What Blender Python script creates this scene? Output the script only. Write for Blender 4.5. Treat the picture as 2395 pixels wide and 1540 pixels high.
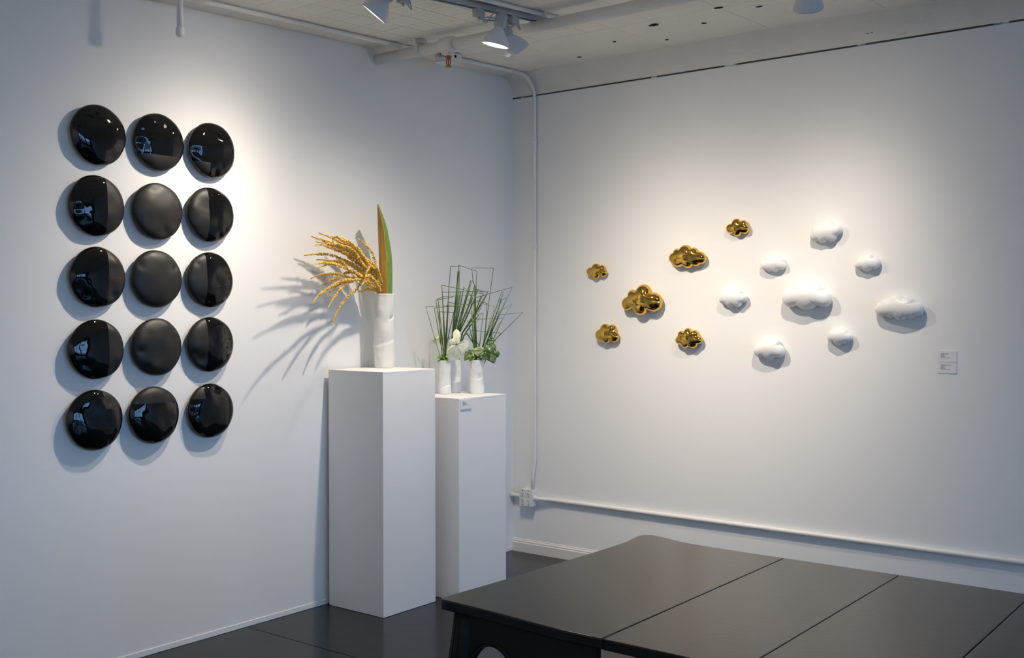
import bpy, bmesh, math, random
import numpy as np
from mathutils import Vector, Matrix, noise

for o in list(bpy.data.objects):
    bpy.data.objects.remove(o, do_unlink=True)
scene = bpy.context.scene
COL = scene.collection

# ------------------------------------------------------------------ camera
CAM_LOC=(4.2395, -5.4695, 1.55); CAM_ANGLES=(0.660468,-0.016499,-0.000831); CAM_FOCAL=37.5898
def cam_axes(yaw, pitch, roll):
    d = Vector((-math.sin(yaw)*math.cos(pitch), math.cos(yaw)*math.cos(pitch), math.sin(pitch)))
    r = Vector((math.cos(yaw), math.sin(yaw), 0)); u = r.cross(d)
    c, s = math.cos(roll), math.sin(roll)
    return d, c*r+s*u, -s*r+c*u
cd = bpy.data.cameras.new('camera'); cam = bpy.data.objects.new('camera', cd); COL.objects.link(cam)
d, r, u = cam_axes(*CAM_ANGLES)
cam.matrix_world = Matrix(((r.x, u.x, -d.x, CAM_LOC[0]), (r.y, u.y, -d.y, CAM_LOC[1]), (r.z, u.z, -d.z, CAM_LOC[2]), (0, 0, 0, 1)))
cd.sensor_fit = 'HORIZONTAL'; cd.sensor_width = 36.0; cd.lens = CAM_FOCAL; cd.clip_start = .05
scene.camera = cam

# ------------------------------------------------------------------ world, exposure
world = bpy.data.worlds.new('sky'); scene.world = world; world.use_nodes = True
wb = world.node_tree.nodes['Background']
wb.inputs[0].default_value = (.27, .55, 1.0, 1); wb.inputs[1].default_value = 7.6
vs = scene.view_settings
vs.view_transform = 'Standard'; vs.look = 'None'; vs.gamma = 1.0; vs.use_curve_mapping = False
vs.exposure = 0.0
ROOM_X, ROOM_Y = 9.5, -6.6
WIN = [(-6.2, -4.5), (-4.3, -2.6), (-2.4, -.7)]       # storefront panes in the wall opposite the discs
WIN_Z0, WIN_Z1 = .55, 2.65
for (y0, y1) in WIN:                                   # sky portals in the window openings
    l = bpy.data.lights.new('window_portal', 'AREA'); l.shape = 'RECTANGLE'
    l.size = y1-y0; l.size_y = WIN_Z1-WIN_Z0; l.cycles.is_portal = True
    o = bpy.data.objects.new('window_portal', l); COL.objects.link(o)
    o.matrix_world = Matrix.Translation((ROOM_X+.12, (y0+y1)/2, (WIN_Z0+WIN_Z1)/2)) @ Matrix(((0, 0, 1, 0), (1, 0, 0, 0), (0, 1, 0, 0), (0, 0, 0, 1)))
LAMP = (1.0, .87, .72)
# lens position, aim, watts, beam sharpness (cos^n), track point
SPOTS = [
 ((.84, -2.09, 2.865), (0, -2.60, 1.68), 114, 11, (.955, -2.02)),
 ((1.06, -1.505, 2.808), (.60, -1.66, .80), 128, 5, (1.038, -1.60)),
 ((1.06, -1.335, 2.815), (1.40, 0, 1.06), 138, 9, (1.068, -1.375)),
 ((2.40, -1.01, 2.86), (2.0, 0, 1.32), 88, 12, (2.44, -1.12)),
 ((1.6, -5.32, 2.66), (1.6, -6.6, 1.6), 74, 4, (1.6, -5.20)),  # from here on: unseen spots, added for warm bounce off the front wall
 ((3.9, -5.32, 2.66), (3.9, -6.6, 1.6), 74, 4, (3.9, -5.20)),
 ((6.2, -5.32, 2.66), (6.2, -6.6, 1.6), 74, 4, (6.2, -5.20)),
]
# ---- measured shapes, in metres
CLOUDS=[('g1', 'g', [0.6588, 1.7936], 0.0165, [[-0.0355, 0.0242], [-0.0057, 0.0478], [0.0206, 0.0319], [0.0454, 0.0358], [0.0624, 0.0074], [0.0735, -0.0056], [0.0692, -0.0241], [0.0523, -0.0357], [0.0234, -0.0282], [0.0012, -0.0478], [-0.0341, -0.029], [-0.0735, -0.0051]]), ('g2', 'g', [1.2789, 1.8626], 0.022, [[-0.0508, 0.0436], [-0.0085, 0.0675], [0.025, 0.0447], [0.0497, 0.0494], [0.0709, 0.0285], [0.1017, 0.018], [0.1164, -0.0026], [0.1186, -0.0289], [0.0851, -0.0443], [0.0542, -0.0586], [0.0372, -0.0531], [0.006, -0.0675], [-0.0269, -0.052], [-0.0571, -0.0601], [-0.0977, -0.0379], [-0.1186, -0.0065], [-0.0876, 0.027], [-0.0761, 0.0477]]), ('g3', 'g', [1.5887, 2.0136], 0.0193, [[-0.0336, 0.0242], [-0.0055, 0.0504], [0.0211, 0.0306], [0.0396, 0.0388], [0.0575, 0.0122], [0.069, -0.0204], [0.0258, -0.0331], [0.0009, -0.0504], [-0.0274, -0.0297], [-0.069, -0.0028]]), ('g4', 'g', [0.9839, 1.6177], 0.0275, [[-0.0932, 0.0206], [-0.0656, 0.0627], [-0.0369, 0.0515], [0.0107, 0.092], [0.0592, 0.0396], [0.1372, -0.0164], [0.0414, -0.0597], [0.0065, -0.092], [-0.0574, -0.0419], [-0.1372, -0.0327]]), ('g5', 'g', [0.735, 1.4151], 0.0193, [[-0.0465, 0.0292], [-0.0143, 0.061], [0.0132, 0.0473], [0.0524, 0.0508], [0.0635, 0.0133], [0.0834, -0.0295], [0.0259, -0.0435], [-0.0023, -0.061], [-0.0344, -0.0458], [-0.0834, -0.013]]), ('g6', 'g', [1.2911, 1.3957], 0.022, [[-0.0302, 0.0365], [-0.0094, 0.0594], [0.0173, 0.0406], [0.0425, 0.0468], [0.0624, 0.0139], [0.0861, -0.0106], [0.0572, -0.0335], [0.0361, -0.0571], [0.0001, -0.0495], [-0.0199, -0.0594], [-0.0516, -0.0361], [-0.0861, -0.0241], [-0.0706, 0.0121], [-0.0551, 0.0423]]), ('w1', 'w', [2.0961, 1.967], 0.022, [[-0.0767, 0.0007], [-0.0744, 0.024], [-0.0452, 0.0343], [-0.0079, 0.0581], [0.0496, 0.036], [0.0864, 0.0036], [0.0582, -0.0229], [0.0488, -0.0468], [0.0082, -0.0433], [-0.0158, -0.0581], [-0.0437, -0.0429], [-0.0864, -0.0271]]), ('w2', 'w', [1.7982, 1.8076], 0.0176, [[-0.0401, 0.0171], [-0.03, 0.0369], [-0.0109, 0.0326], [0.0138, 0.046], [0.0439, 0.0324], [0.0606, 0.023], [0.0639, 0.0093], [0.0707, -0.0222], [0.0352, -0.0297], [0.0141, -0.046], [-0.0072, -0.0392], [-0.0207, -0.0436], [-0.0377, -0.0342], [-0.0707, -0.008]]), ('w3', 'w', [2.3137, 1.7977], 0.0193, [[-0.0545, 0.0106], [-0.0455, 0.0304], [-0.0173, 0.0305], [0.0068, 0.0446], [0.0318, 0.0249], [0.0677, -0.0078], [0.0251, -0.0304], [-0.0048, -0.0446], [-0.0291, -0.0291], [-0.0677, -0.012]]), ('w4', 'w', [1.5651, 1.6275], 0.0193, [[-0.0733, 0.0089], [-0.0652, 0.0337], [-0.0393, 0.0371], [-0.0136, 0.0559], [0.0106, 0.0426], [0.0428, 0.041], [0.0548, 0.0187], [0.0828, -0.0097], [0.0536, -0.0303], [0.039, -0.0524], [0.0042, -0.0449], [-0.016, -0.0559], [-0.0473, -0.0335], [-0.0828, -0.0209]]), ('w5', 'w', [1.996, 1.6371], 0.0275, [[-0.0667, 0.0343], [-0.0234, 0.0816], [0.0257, 0.0589], [0.0658, 0.0486], [0.0875, 0.021], [0.1364, -0.0259], [0.0579, -0.0527], [0.001, -0.0816], [-0.0552, -0.0554], [-0.1364, -0.0288]]), ('w6', 'w', [2.4785, 1.5663], 0.0248, [[-0.0951, 0.027], [-0.0797, 0.0438], [-0.0489, 0.0485], [-0.0142, 0.0643], [0.0245, 0.0493], [0.0518, 0.0536], [0.0778, 0.026], [0.1225, -0.0087], [0.0795, -0.0418], [0.0578, -0.055], [0.0387, -0.0488], [0.0072, -0.0643], [-0.0233, -0.0476], [-0.047, -0.0505], [-0.068, -0.0393], [-0.1225, -0.0097]]), ('w7', 'w', [1.7806, 1.3449], 0.022, [[-0.0495, 0.0276], [-0.0145, 0.06], [0.017, 0.0525], [0.0455, 0.0561], [0.0632, 0.0232], [0.0903, -0.0169], [0.035, -0.0412], [0.0037, -0.06], [-0.0306, -0.0403], [-0.0903, -0.0159]]), ('w8', 'w', [2.1716, 1.418], 0.0182, [[-0.0598, 0.0105], [-0.0505, 0.0321], [-0.0327, 0.0322], [-0.0109, 0.0487], [0.0274, 0.0389], [0.0418, 0.029], [0.045, 0.0199], [0.0665, 0.0], [0.0349, -0.0277], [0.0205, -0.0395], [0.0081, -0.0362], [-0.0084, -0.0487], [-0.0324, -0.0283], [-0.0665, -0.012]])]
PLATES=[[[-2.9312, 2.3067, 0.1286, 0.1286], [-2.6362, 2.3123, 0.1288, 0.1294], [-2.3496, 2.3098, 0.1303, 0.1275]], [[-2.9415, 2.003, 0.1303, 0.1304], [-2.645, 2.001, 0.1286, 0.1275], [-2.3588, 2.006, 0.1301, 0.1295]], [[-2.939, 1.6973, 0.1315, 0.1298], [-2.6516, 1.6977, 0.1306, 0.1276], [-2.3644, 1.6994, 0.1288, 0.1306]], [[-2.9484, 1.3883, 0.1302, 0.128], [-2.6538, 1.3914, 0.1285, 0.1288], [-2.364, 1.3957, 0.1313, 0.1289]], [[-2.9567, 1.0859, 0.132, 0.1308], [-2.668, 1.0856, 0.1269, 0.1277], [-2.3648, 1.0823, 0.1254, 0.128]]]
SPLITS={'11': [-2.912, 2.2425], '12': 2.2514, '13': [-2.3782, 2.2474], '21': -2.9108, '31': -2.9062, '41': -2.9066, '51': [-2.9265, 1.132], '52': 1.1419, '53': [-2.4141, 1.1438], '23': -2.3894, '33': -2.4033, '43': -2.4005}
STRANDS=[[[0.155, -1.3711, 1.6499], [0.148, -1.3824, 1.765], [0.141, -1.405, 1.8553], [0.134, -1.4462, 1.8963], [0.127, -1.4797, 1.9241], [0.12, -1.5165, 1.9396]], [[0.155, -1.3673, 1.6499], [0.1792, -1.4433, 1.7625], [0.2033, -1.5253, 1.8274], [0.2275, -1.6198, 1.8794], [0.2517, -1.695, 1.9054], [0.2758, -1.7587, 1.9162], [0.3, -1.8248, 1.9203]], [[0.155, -1.3673, 1.6499], [0.1525, -1.439, 1.7765], [0.15, -1.4914, 1.8356], [0.1475, -1.5788, 1.8843], [0.145, -1.6641, 1.9139], [0.1425, -1.7169, 1.9317], [0.14, -1.7889, 1.9494]], [[0.155, -1.3748, 1.6578], [0.1692, -1.4738, 1.7882], [0.1833, -1.5598, 1.8475], [0.1975, -1.6786, 1.8829], [0.2117, -1.777, 1.8978], [0.2258, -1.8563, 1.9081], [0.24, -1.9242, 1.9199]], [[0.155, -1.3748, 1.6578], [0.16, -1.4758, 1.7831], [0.165, -1.5601, 1.8376], [0.17, -1.6529, 1.8723], [0.175, -1.7637, 1.8924], [0.18, -1.8482, 1.9005]], [[0.155, -1.3748, 1.6578], [0.1458, -1.4693, 1.7757], [0.1367, -1.5509, 1.8337], [0.1275, -1.6307, 1.8619], [0.1183, -1.7087, 1.8819], [0.1092, -1.7412, 1.891], [0.1, -1.7769, 1.8896]], [[0.155, -1.3748, 1.6525], [0.1658, -1.4963, 1.7481], [0.1767, -1.5892, 1.7946], [0.1875, -1.6869, 1.8216], [0.1983, -1.7651, 1.8359], [0.2092, -1.8416, 1.8374], [0.22, -1.9552, 1.8262]], [[0.155, -1.3748, 1.6525], [0.1542, -1.4959, 1.7457], [0.1533, -1.5741, 1.788], [0.1525, -1.6368, 1.8092], [0.1517, -1.7053, 1.8041], [0.1508, -1.7556, 1.8125], [0.15, -1.8119, 1.8117]], [[0.155, -1.3748, 1.6525], [0.18, -1.5283, 1.7338], [0.205, -1.634, 1.764], [0.23, -1.7437, 1.7853], [0.255, -1.8437, 1.7912], [0.28, -1.9411, 1.7822]], [[0.155, -1.3748, 1.6525], [0.1625, -1.5221, 1.7396], [0.17, -1.6184, 1.7705], [0.1775, -1.6949, 1.8012], [0.185, -1.77, 1.7907], [0.1925, -1.807, 1.7792], [0.2, -1.8535, 1.7688]], [[0.155, -1.3748, 1.6498], [0.1508, -1.5, 1.722], [0.1467, -1.5608, 1.7546], [0.1425, -1.6101, 1.7481], [0.1383, -1.6588, 1.7314], [0.1342, -1.7, 1.7099], [0.13, -1.7475, 1.6847]], [[0.155, -1.3748, 1.6498], [0.1614, -1.5248, 1.7212], [0.1679, -1.5989, 1.7245], [0.1743, -1.6749, 1.7405], [0.1807, -1.7494, 1.7409], [0.1871, -1.8057, 1.7367], [0.1936, -1.8612, 1.7251], [0.2, -1.8963, 1.7117]], [[0.155, -1.3748, 1.6471], [0.1757, -1.517, 1.7106], [0.1964, -1.6085, 1.7134], [0.2171, -1.6979, 1.7084], [0.2379, -1.7752, 1.6838], [0.2586, -1.8542, 1.6547], [0.2793, -1.922, 1.6241], [0.3, -1.9727, 1.5895]], [[0.155, -1.3748, 1.6471], [0.148, -1.5082, 1.7192], [0.141, -1.6089, 1.7066], [0.134, -1.655, 1.6851], [0.127, -1.6937, 1.6562], [0.12, -1.7252, 1.62]], [[0.155, -1.3748, 1.6471], [0.1692, -1.5106, 1.7214], [0.1833, -1.596, 1.7088], [0.1975, -1.6622, 1.6891], [0.2117, -1.717, 1.6548], [0.2258, -1.7644, 1.6212], [0.24, -1.8179, 1.5682]], [[0.155, -1.3711, 1.6472], [0.1569, -1.4618, 1.781], [0.1588, -1.5077, 1.7217], [0.1606, -1.5314, 1.6765], [0.1625, -1.5764, 1.6471], [0.1644, -1.6172, 1.6232], [0.1662, -1.6612, 1.5842], [0.1681, -1.7047, 1.5252], [0.17, -1.7306, 1.4769]], [[0.155, -1.3484, 1.6502], [0.1813, -1.3933, 1.7372], [0.2075, -1.4823, 1.7869], [0.2337, -1.5373, 1.7637], [0.26, -1.5739, 1.7362]], [[0.155, -1.3597, 1.65], [0.2033, -1.438, 1.696], [0.2517, -1.5298, 1.7323], [0.3, -1.6202, 1.729]], [[0.155, -1.4049, 1.6441], [0.1767, -1.4817, 1.6719], [0.1983, -1.5284, 1.6577], [0.22, -1.5853, 1.6541]], [[0.155, -1.3711, 1.6499], [0.2033, -1.4527, 1.7089], [0.2517, -1.5551, 1.7162], [0.3, -1.6415, 1.6853]], [[0.155, -1.3673, 1.6499], [0.176, -1.4696, 1.7618], [0.197, -1.5552, 1.8108], [0.218, -1.6634, 1.8624], [0.239, -1.7516, 1.8829], [0.26, -1.8412, 1.8877]], [[0.155, -1.3673, 1.6499], [0.14, -1.4193, 1.7641], [0.125, -1.4562, 1.8165], [0.11, -1.5144, 1.8729], [0.095, -1.5647, 1.8975], [0.08, -1.6143, 1.9113]]]
SPATHE=[[[0.165, -1.3906, 2.1231], [0.165, -1.3908, 2.0729], [0.165, -1.385, 1.9364], [0.165, -1.3791, 1.7995], [0.165, -1.3701, 1.6394]], [[0.195, -1.4191, 2.1167], [0.195, -1.3954, 2.0482], [0.195, -1.3733, 1.9585], [0.195, -1.3576, 1.8223], [0.195, -1.3519, 1.6393]], [[0.165, -1.3858, 2.1189], [0.165, -1.3296, 2.0198], [0.165, -1.2973, 1.9063], [0.165, -1.2829, 1.8027], [0.165, -1.2835, 1.6404]]]
GRASS={'L': [[[0.2618, -0.9651, 1.2929], [0.2647, -0.9683, 1.3267], [0.3394, -1.0032, 1.7995], [0.3804, -0.9713, 1.7994], [0.3535, -0.9507, 1.5896]], [[0.2751, -0.9548, 1.2929], [0.3003, -0.9494, 1.3997], [0.3615, -0.9594, 1.807], [0.4387, -0.8946, 1.7727], [0.4126, -0.8794, 1.5227]], [[0.2663, -0.9617, 1.2929], [0.2608, -0.9638, 1.3321], [0.2367, -0.9592, 1.698], [0.4238, -0.8171, 1.6472]], [[0.2685, -0.96, 1.2929], [0.2666, -0.962, 1.3322], [0.2542, -0.9766, 1.6583], [0.4576, -0.8186, 1.6614], [0.4146, -0.8503, 1.545]], [[0.2618, -0.9651, 1.2929], [0.2609, -0.9723, 1.3323], [0.2649, -1.0246, 1.6203], [0.296, -1.0029, 1.633], [0.4283, -0.9014, 1.6395]], [[0.2574, -0.9686, 1.2929], [0.2567, -0.9718, 1.3378], [0.2349, -1.0078, 1.6123], [0.3141, -0.9476, 1.6317]], [[0.2486, -0.9754, 1.2929], [0.2379, -0.9845, 1.3126], [0.186, -1.0387, 1.576], [0.3851, -0.8847, 1.5898]], [[0.253, -0.972, 1.2929], [0.2521, -0.9793, 1.338], [0.2399, -1.0276, 1.5687], [0.3023, -0.9808, 1.5786], [0.3615, -0.9344, 1.5758]], [[0.2663, -0.9617, 1.2929], [0.2652, -0.9603, 1.3545], [0.2715, -0.9456, 1.6002], [0.336, -0.896, 1.59]], [[0.2552, -0.9703, 1.2929], [0.2513, -0.9785, 1.3267], [0.26, -1.0127, 1.548], [0.4479, -0.8643, 1.535], [0.4062, -0.884, 1.4669]], [[0.2618, -0.9651, 1.2929], [0.2745, -0.9624, 1.3828], [0.2853, -0.9658, 1.5228], [0.295, -0.964, 1.5899]], [[0.2641, -0.9634, 1.2929], [0.2847, -0.9526, 1.4332], [0.3095, -0.9382, 1.5563], [0.3248, -0.926, 1.5479]]], 'B': [[[0.2132, -0.867, 1.2882], [0.2269, -0.8634, 1.3969], [0.2485, -0.8592, 1.5792], [0.2703, -0.8561, 1.7777]], [[0.2141, -0.8663, 1.2882], [0.2258, -0.8586, 1.4025], [0.2436, -0.8473, 1.5907], [0.2533, -0.8424, 1.7785]], [[0.2177, -0.8635, 1.2882], [0.2265, -0.8516, 1.4195], [0.2399, -0.8362, 1.545], [0.2462, -0.8219, 1.7793]], [[0.2177, -0.8635, 1.2882], [0.223, -0.8432, 1.4307], [0.233, -0.8194, 1.5679], [0.2406, -0.8017, 1.6683]], [[0.2199, -0.8617, 1.2882], [0.2422, -0.861, 1.4312], [0.2697, -0.8534, 1.5451], [0.2872, -0.8492, 1.6216]], [[0.2222, -0.86, 1.2882], [0.2397, -0.845, 1.4538], [0.2663, -0.823, 1.6249], [0.2751, -0.8156, 1.6905], [0.3149, -0.7851, 1.6305], [0.307, -0.7918, 1.5678]], [[0.2244, -0.8582, 1.2882], [0.2472, -0.8362, 1.4651], [0.2771, -0.8094, 1.6078], [0.3037, -0.7857, 1.7277]], [[0.2267, -0.8565, 1.2882], [0.2637, -0.8466, 1.454], [0.3101, -0.8307, 1.6245], [0.3411, -0.8188, 1.7262], [0.3505, -0.8081, 1.698], [0.3059, -0.8259, 1.5564]], [[0.2289, -0.8547, 1.2882], [0.2651, -0.857, 1.4314], [0.3185, -0.8407, 1.545], [0.3717, -0.8335, 1.6972]], [[0.2312, -0.853, 1.2882], [0.2497, -0.8216, 1.4307], [0.2909, -0.7727, 1.5679], [0.3182, -0.7381, 1.6769], [0.3424, -0.7224, 1.651], [0.2951, -0.7779, 1.4992]], [[0.2312, -0.853, 1.2882], [0.2801, -0.8309, 1.4312], [0.3454, -0.7934, 1.545], [0.4059, -0.7596, 1.6583], [0.3487, -0.806, 1.6754]], [[0.2334, -0.8512, 1.2882], [0.2745, -0.8331, 1.4197], [0.3389, -0.7945, 1.5222], [0.3723, -0.7812, 1.6357], [0.3998, -0.761, 1.647], [0.3337, -0.7972, 1.5109]], [[0.2267, -0.8565, 1.2882], [0.2472, -0.8275, 1.4307], [0.27, -0.8012, 1.5221], [0.2991, -0.7689, 1.6251]], [[0.2357, -0.8495, 1.2882], [0.2772, -0.8188, 1.4081], [0.3093, -0.7948, 1.4708], [0.3458, -0.7672, 1.5278]], [[0.2289, -0.8547, 1.2882], [0.2507, -0.8447, 1.4196], [0.2778, -0.828, 1.4995], [0.3074, -0.8099, 1.5905]]], 'R': [[[0.3747, -0.838, 1.297], [0.3774, -0.8323, 1.3646], [0.3644, -0.8247, 1.6974]], [[0.3747, -0.838, 1.297], [0.3777, -0.8501, 1.3651], [0.3895, -0.8813, 1.5535]], [[0.3756, -0.8373, 1.297], [0.3738, -0.8367, 1.3647], [0.3681, -0.8338, 1.6127]], [[0.3738, -0.8387, 1.297], [0.3715, -0.8471, 1.3705], [0.3633, -0.8591, 1.4326], [0.3531, -0.873, 1.5001]], [[0.3836, -0.8311, 1.297], [0.3903, -0.8389, 1.365], [0.3995, -0.862, 1.5226], [0.4188, -0.8795, 1.69]], [[0.4148, -0.8069, 1.297], [0.4144, -0.8062, 1.3759], [0.4557, -0.7687, 1.7939], [0.3587, -0.8441, 1.7957], [0.3649, -0.8402, 1.7253], [0.3726, -0.8346, 1.6915]], [[0.4192, -0.8034, 1.297], [0.4242, -0.7915, 1.3701], [0.5212, -0.6814, 1.6864], [0.4268, -0.7584, 1.6525], [0.3633, -0.8103, 1.6287]], [[0.4148, -0.8069, 1.297], [0.4217, -0.8133, 1.3762], [0.5229, -0.7775, 1.6595], [0.5285, -0.772, 1.6523], [0.439, -0.8007, 1.3818]], [[0.4192, -0.8034, 1.297], [0.4215, -0.8015, 1.3647], [0.5171, -0.7268, 1.6265], [0.4949, -0.7441, 1.6142], [0.4281, -0.7963, 1.3759]], [[0.4215, -0.8017, 1.297], [0.4347, -0.8, 1.3705], [0.5562, -0.7313, 1.5886], [0.4987, -0.7715, 1.5505], [0.4443, -0.7939, 1.3818]], [[0.4281, -0.7965, 1.297], [0.462, -0.7664, 1.3871], [0.5849, -0.6643, 1.5437], [0.4814, -0.7453, 1.5308], [0.4273, -0.7936, 1.3815]], [[0.4281, -0.7965, 1.297], [0.4556, -0.772, 1.3871], [0.4959, -0.7364, 1.5099], [0.3668, -0.8368, 1.5056]], [[0.4259, -0.7982, 1.297], [0.4701, -0.7766, 1.3846], [0.5008, -0.759, 1.4269], [0.3724, -0.8612, 1.4439]], [[0.397, -0.8207, 1.297], [0.3952, -0.8167, 1.3702], [0.4039, -0.7975, 1.5393], [0.3664, -0.8275, 1.5281]], [[0.4103, -0.8103, 1.297], [0.4144, -0.8062, 1.3759], [0.4624, -0.7666, 1.5776], [0.3421, -0.8597, 1.6127]], [[0.4148, -0.8069, 1.297], [0.4184, -0.8023, 1.3815], [0.4276, -0.7907, 1.5957], [0.3673, -0.8372, 1.6127]], [[0.4148, -0.8069, 1.297], [0.4143, -0.8017, 1.3758], [0.4724, -0.7431, 1.5675], [0.4795, -0.7337, 1.624]], [[0.3859, -0.8293, 1.297], [0.395, -0.827, 1.3648], [0.3528, -0.8641, 1.4269], [0.3212, -0.8877, 1.4128]], [[0.3792, -0.8345, 1.297], [0.3733, -0.8361, 1.359], [0.3361, -0.8618, 1.4266]]]}
LEAVES={'front': ([0.3592, -0.9781, 1.3662], [[0.3609, -0.9768, 1.4572], [0.3718, -0.9683, 1.4473], [0.3788, -0.9629, 1.4265], [0.3788, -0.9629, 1.4048], [0.3741, -0.9666, 1.3869], [0.3709, -0.969, 1.376], [0.3834, -0.9593, 1.3849], [0.3991, -0.9472, 1.3909], [0.4116, -0.9374, 1.3849], [0.417, -0.9332, 1.3671], [0.4147, -0.935, 1.3493], [0.4021, -0.9448, 1.3414], [0.3966, -0.949, 1.3176], [0.3865, -0.957, 1.3017], [0.3708, -0.9691, 1.2879], [0.352, -0.9837, 1.281], [0.3348, -0.9971, 1.282], [0.3223, -1.0068, 1.2919], [0.3177, -1.0104, 1.3137], [0.3185, -1.0098, 1.3355], [0.3271, -1.0031, 1.3513], [0.3349, -0.997, 1.3652], [0.3295, -1.0012, 1.3731], [0.3287, -1.0018, 1.385], [0.335, -0.9969, 1.3969], [0.3459, -0.9884, 1.4028], [0.3444, -0.9896, 1.4206], [0.3475, -0.9872, 1.4385], [0.3538, -0.9823, 1.4503]]), 'curl': ([0.2017, -0.9485, 1.3938], [[0.1714, -0.9721, 1.3838], [0.1874, -0.9597, 1.4019], [0.2017, -0.9485, 1.414], [0.2193, -0.9349, 1.4211], [0.2321, -0.925, 1.4241], [0.248, -0.9126, 1.4221], [0.2552, -0.907, 1.4099], [0.2535, -0.9083, 1.3958], [0.2448, -0.9151, 1.3999], [0.2352, -0.9225, 1.4039], [0.2193, -0.9349, 1.3999], [0.2097, -0.9423, 1.3837], [0.1969, -0.9523, 1.3676], [0.1857, -0.961, 1.3696]]), 'cream': ([0.4542, -0.8522, 1.3279], [[0.3999, -0.8944, 1.3389], [0.4149, -0.8828, 1.3478], [0.4385, -0.8644, 1.3518], [0.459, -0.8485, 1.3438], [0.4637, -0.8449, 1.3239], [0.4542, -0.8522, 1.3119], [0.4385, -0.8645, 1.3059], [0.4243, -0.8755, 1.3019], [0.4101, -0.8865, 1.3219]]), 'dark': ([0.503, -0.8396, 1.3166], [[0.4669, -0.8677, 1.3465], [0.4764, -0.8603, 1.3644], [0.4905, -0.8494, 1.3743], [0.5078, -0.8359, 1.3763], [0.5203, -0.8262, 1.3584], [0.5281, -0.8201, 1.3385], [0.5352, -0.8146, 1.3245], [0.5344, -0.8153, 1.3027], [0.5218, -0.825, 1.2888], [0.5194, -0.8269, 1.2709], [0.5124, -0.8324, 1.2619], [0.4951, -0.8458, 1.2709], [0.4747, -0.8616, 1.2848], [0.4575, -0.875, 1.2888], [0.4386, -0.8896, 1.2988], [0.4669, -0.8677, 1.3127], [0.4653, -0.8689, 1.3326]]), 'top': ([0.448, -0.781, 1.386], [[0.4306, -0.7946, 1.3981], [0.4433, -0.7847, 1.4042], [0.456, -0.7748, 1.4041], [0.4655, -0.7674, 1.39], [0.4623, -0.7699, 1.3739], [0.448, -0.781, 1.3699], [0.4369, -0.7897, 1.3739]]), 'droop': ([0.2986, -0.8006, 1.3147], [[0.2841, -0.8119, 1.3229], [0.3002, -0.7994, 1.3331], [0.3147, -0.7881, 1.3269], [0.3163, -0.7869, 1.2983], [0.3033, -0.7969, 1.278], [0.2808, -0.8144, 1.2698], [0.2792, -0.8157, 1.2943]])}
VASES={'L': [0.262, -0.965, 1.086], 'B': [0.235, -0.85, 1.086], 'R': [0.385, -0.83, 1.086]}

# ------------------------------------------------------------------ helpers
def obj(name, me, mat=None, parent=None, smooth=False):
    if isinstance(me, bmesh.types.BMesh):
        bm = me; me = bpy.data.meshes.new(name); bm.normal_update(); bm.to_mesh(me); bm.free()
    if mat is not None and not me.materials:
        me.materials.append(mat)
    if smooth:
        me.polygons.foreach_set('use_smooth', [True]*len(me.polygons))
    o = bpy.data.objects.new(name, me); COL.objects.link(o)
    if parent is not None:
        o.parent = parent
    return o
def pydata(name, v, f):
    me = bpy.data.meshes.new(name); me.from_pydata([tuple(map(float, p)) for p in v], [], f); me.update(); return me
def empty(name, loc=(0, 0, 0), parent=None):
    o = bpy.data.objects.new(name, None); o.empty_display_size = .05; COL.objects.link(o); o.location = loc
    if parent is not None: o.parent = parent
    return o
def tag(o, label, cat, group=None):
    o['label'] = label; o['category'] = cat
    if group: o['group'] = group
    return o
def struct(o):
    o['kind'] = 'structure'; return o
def box(bm, x0, x1, y0, y1, z0, z1):
    v = [bm.verts.new(c) for c in ((x0,y0,z0),(x1,y0,z0),(x1,y1,z0),(x0,y1,z0),(x0,y0,z1),(x1,y0,z1),(x1,y1,z1),(x0,y1,z1))]
    for f in ((0,3,2,1),(4,5,6,7),(0,1,5,4),(1,2,6,5),(2,3,7,6),(3,0,4,7)):
        bm.faces.new([v[i] for i in f])
    return bm
def boxm(*a): return box(bmesh.new(), *a)
def bevel(o, w, seg=2):
    m = o.modifiers.new('bevel', 'BEVEL'); m.width = w; m.segments = seg; m.limit_method = 'ANGLE'; m.angle_limit = math.radians(40)
    return o
def frame_of(t):
    t = t.normalized(); a = Vector((0, 0, 1)) if abs(t.z) < .9 else Vector((1, 0, 0))
    x = a.cross(t).normalized(); return x, t.cross(x)
def tube(bm, pts, rad, n=12, cap=True):
    """tube along a polyline, rad a number or one per point"""
    pts = [Vector(p) for p in pts]; rings = []
    x = None
    for i, p in enumerate(pts):
        t = (pts[min(i+1, len(pts)-1)]-pts[max(i-1, 0)])
        if 0 < i < len(pts)-1:
            t = (pts[i+1]-p).normalized()+(p-pts[i-1]).normalized()
        if t.length < 1e-9: t = Vector((0, 0, 1))
        t.normalize()
        if x is None: x, y = frame_of(t)
        else:
            x = (x-t*x.dot(t)).normalized(); y = t.cross(x)
        rr = rad[i] if hasattr(rad, '__len__') else rad
        rings.append([bm.verts.new(p+(x*math.cos(k*2*math.pi/n)+y*math.sin(k*2*math.pi/n))*rr) for k in range(n)])
    for a, b in zip(rings, rings[1:]):
        for k in range(n):
            bm.faces.new((a[k], a[(k+1) % n], b[(k+1) % n], b[k]))
    if cap:
        bm.faces.new(rings[0][::-1]); bm.faces.new(rings[-1])
    return bm
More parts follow.
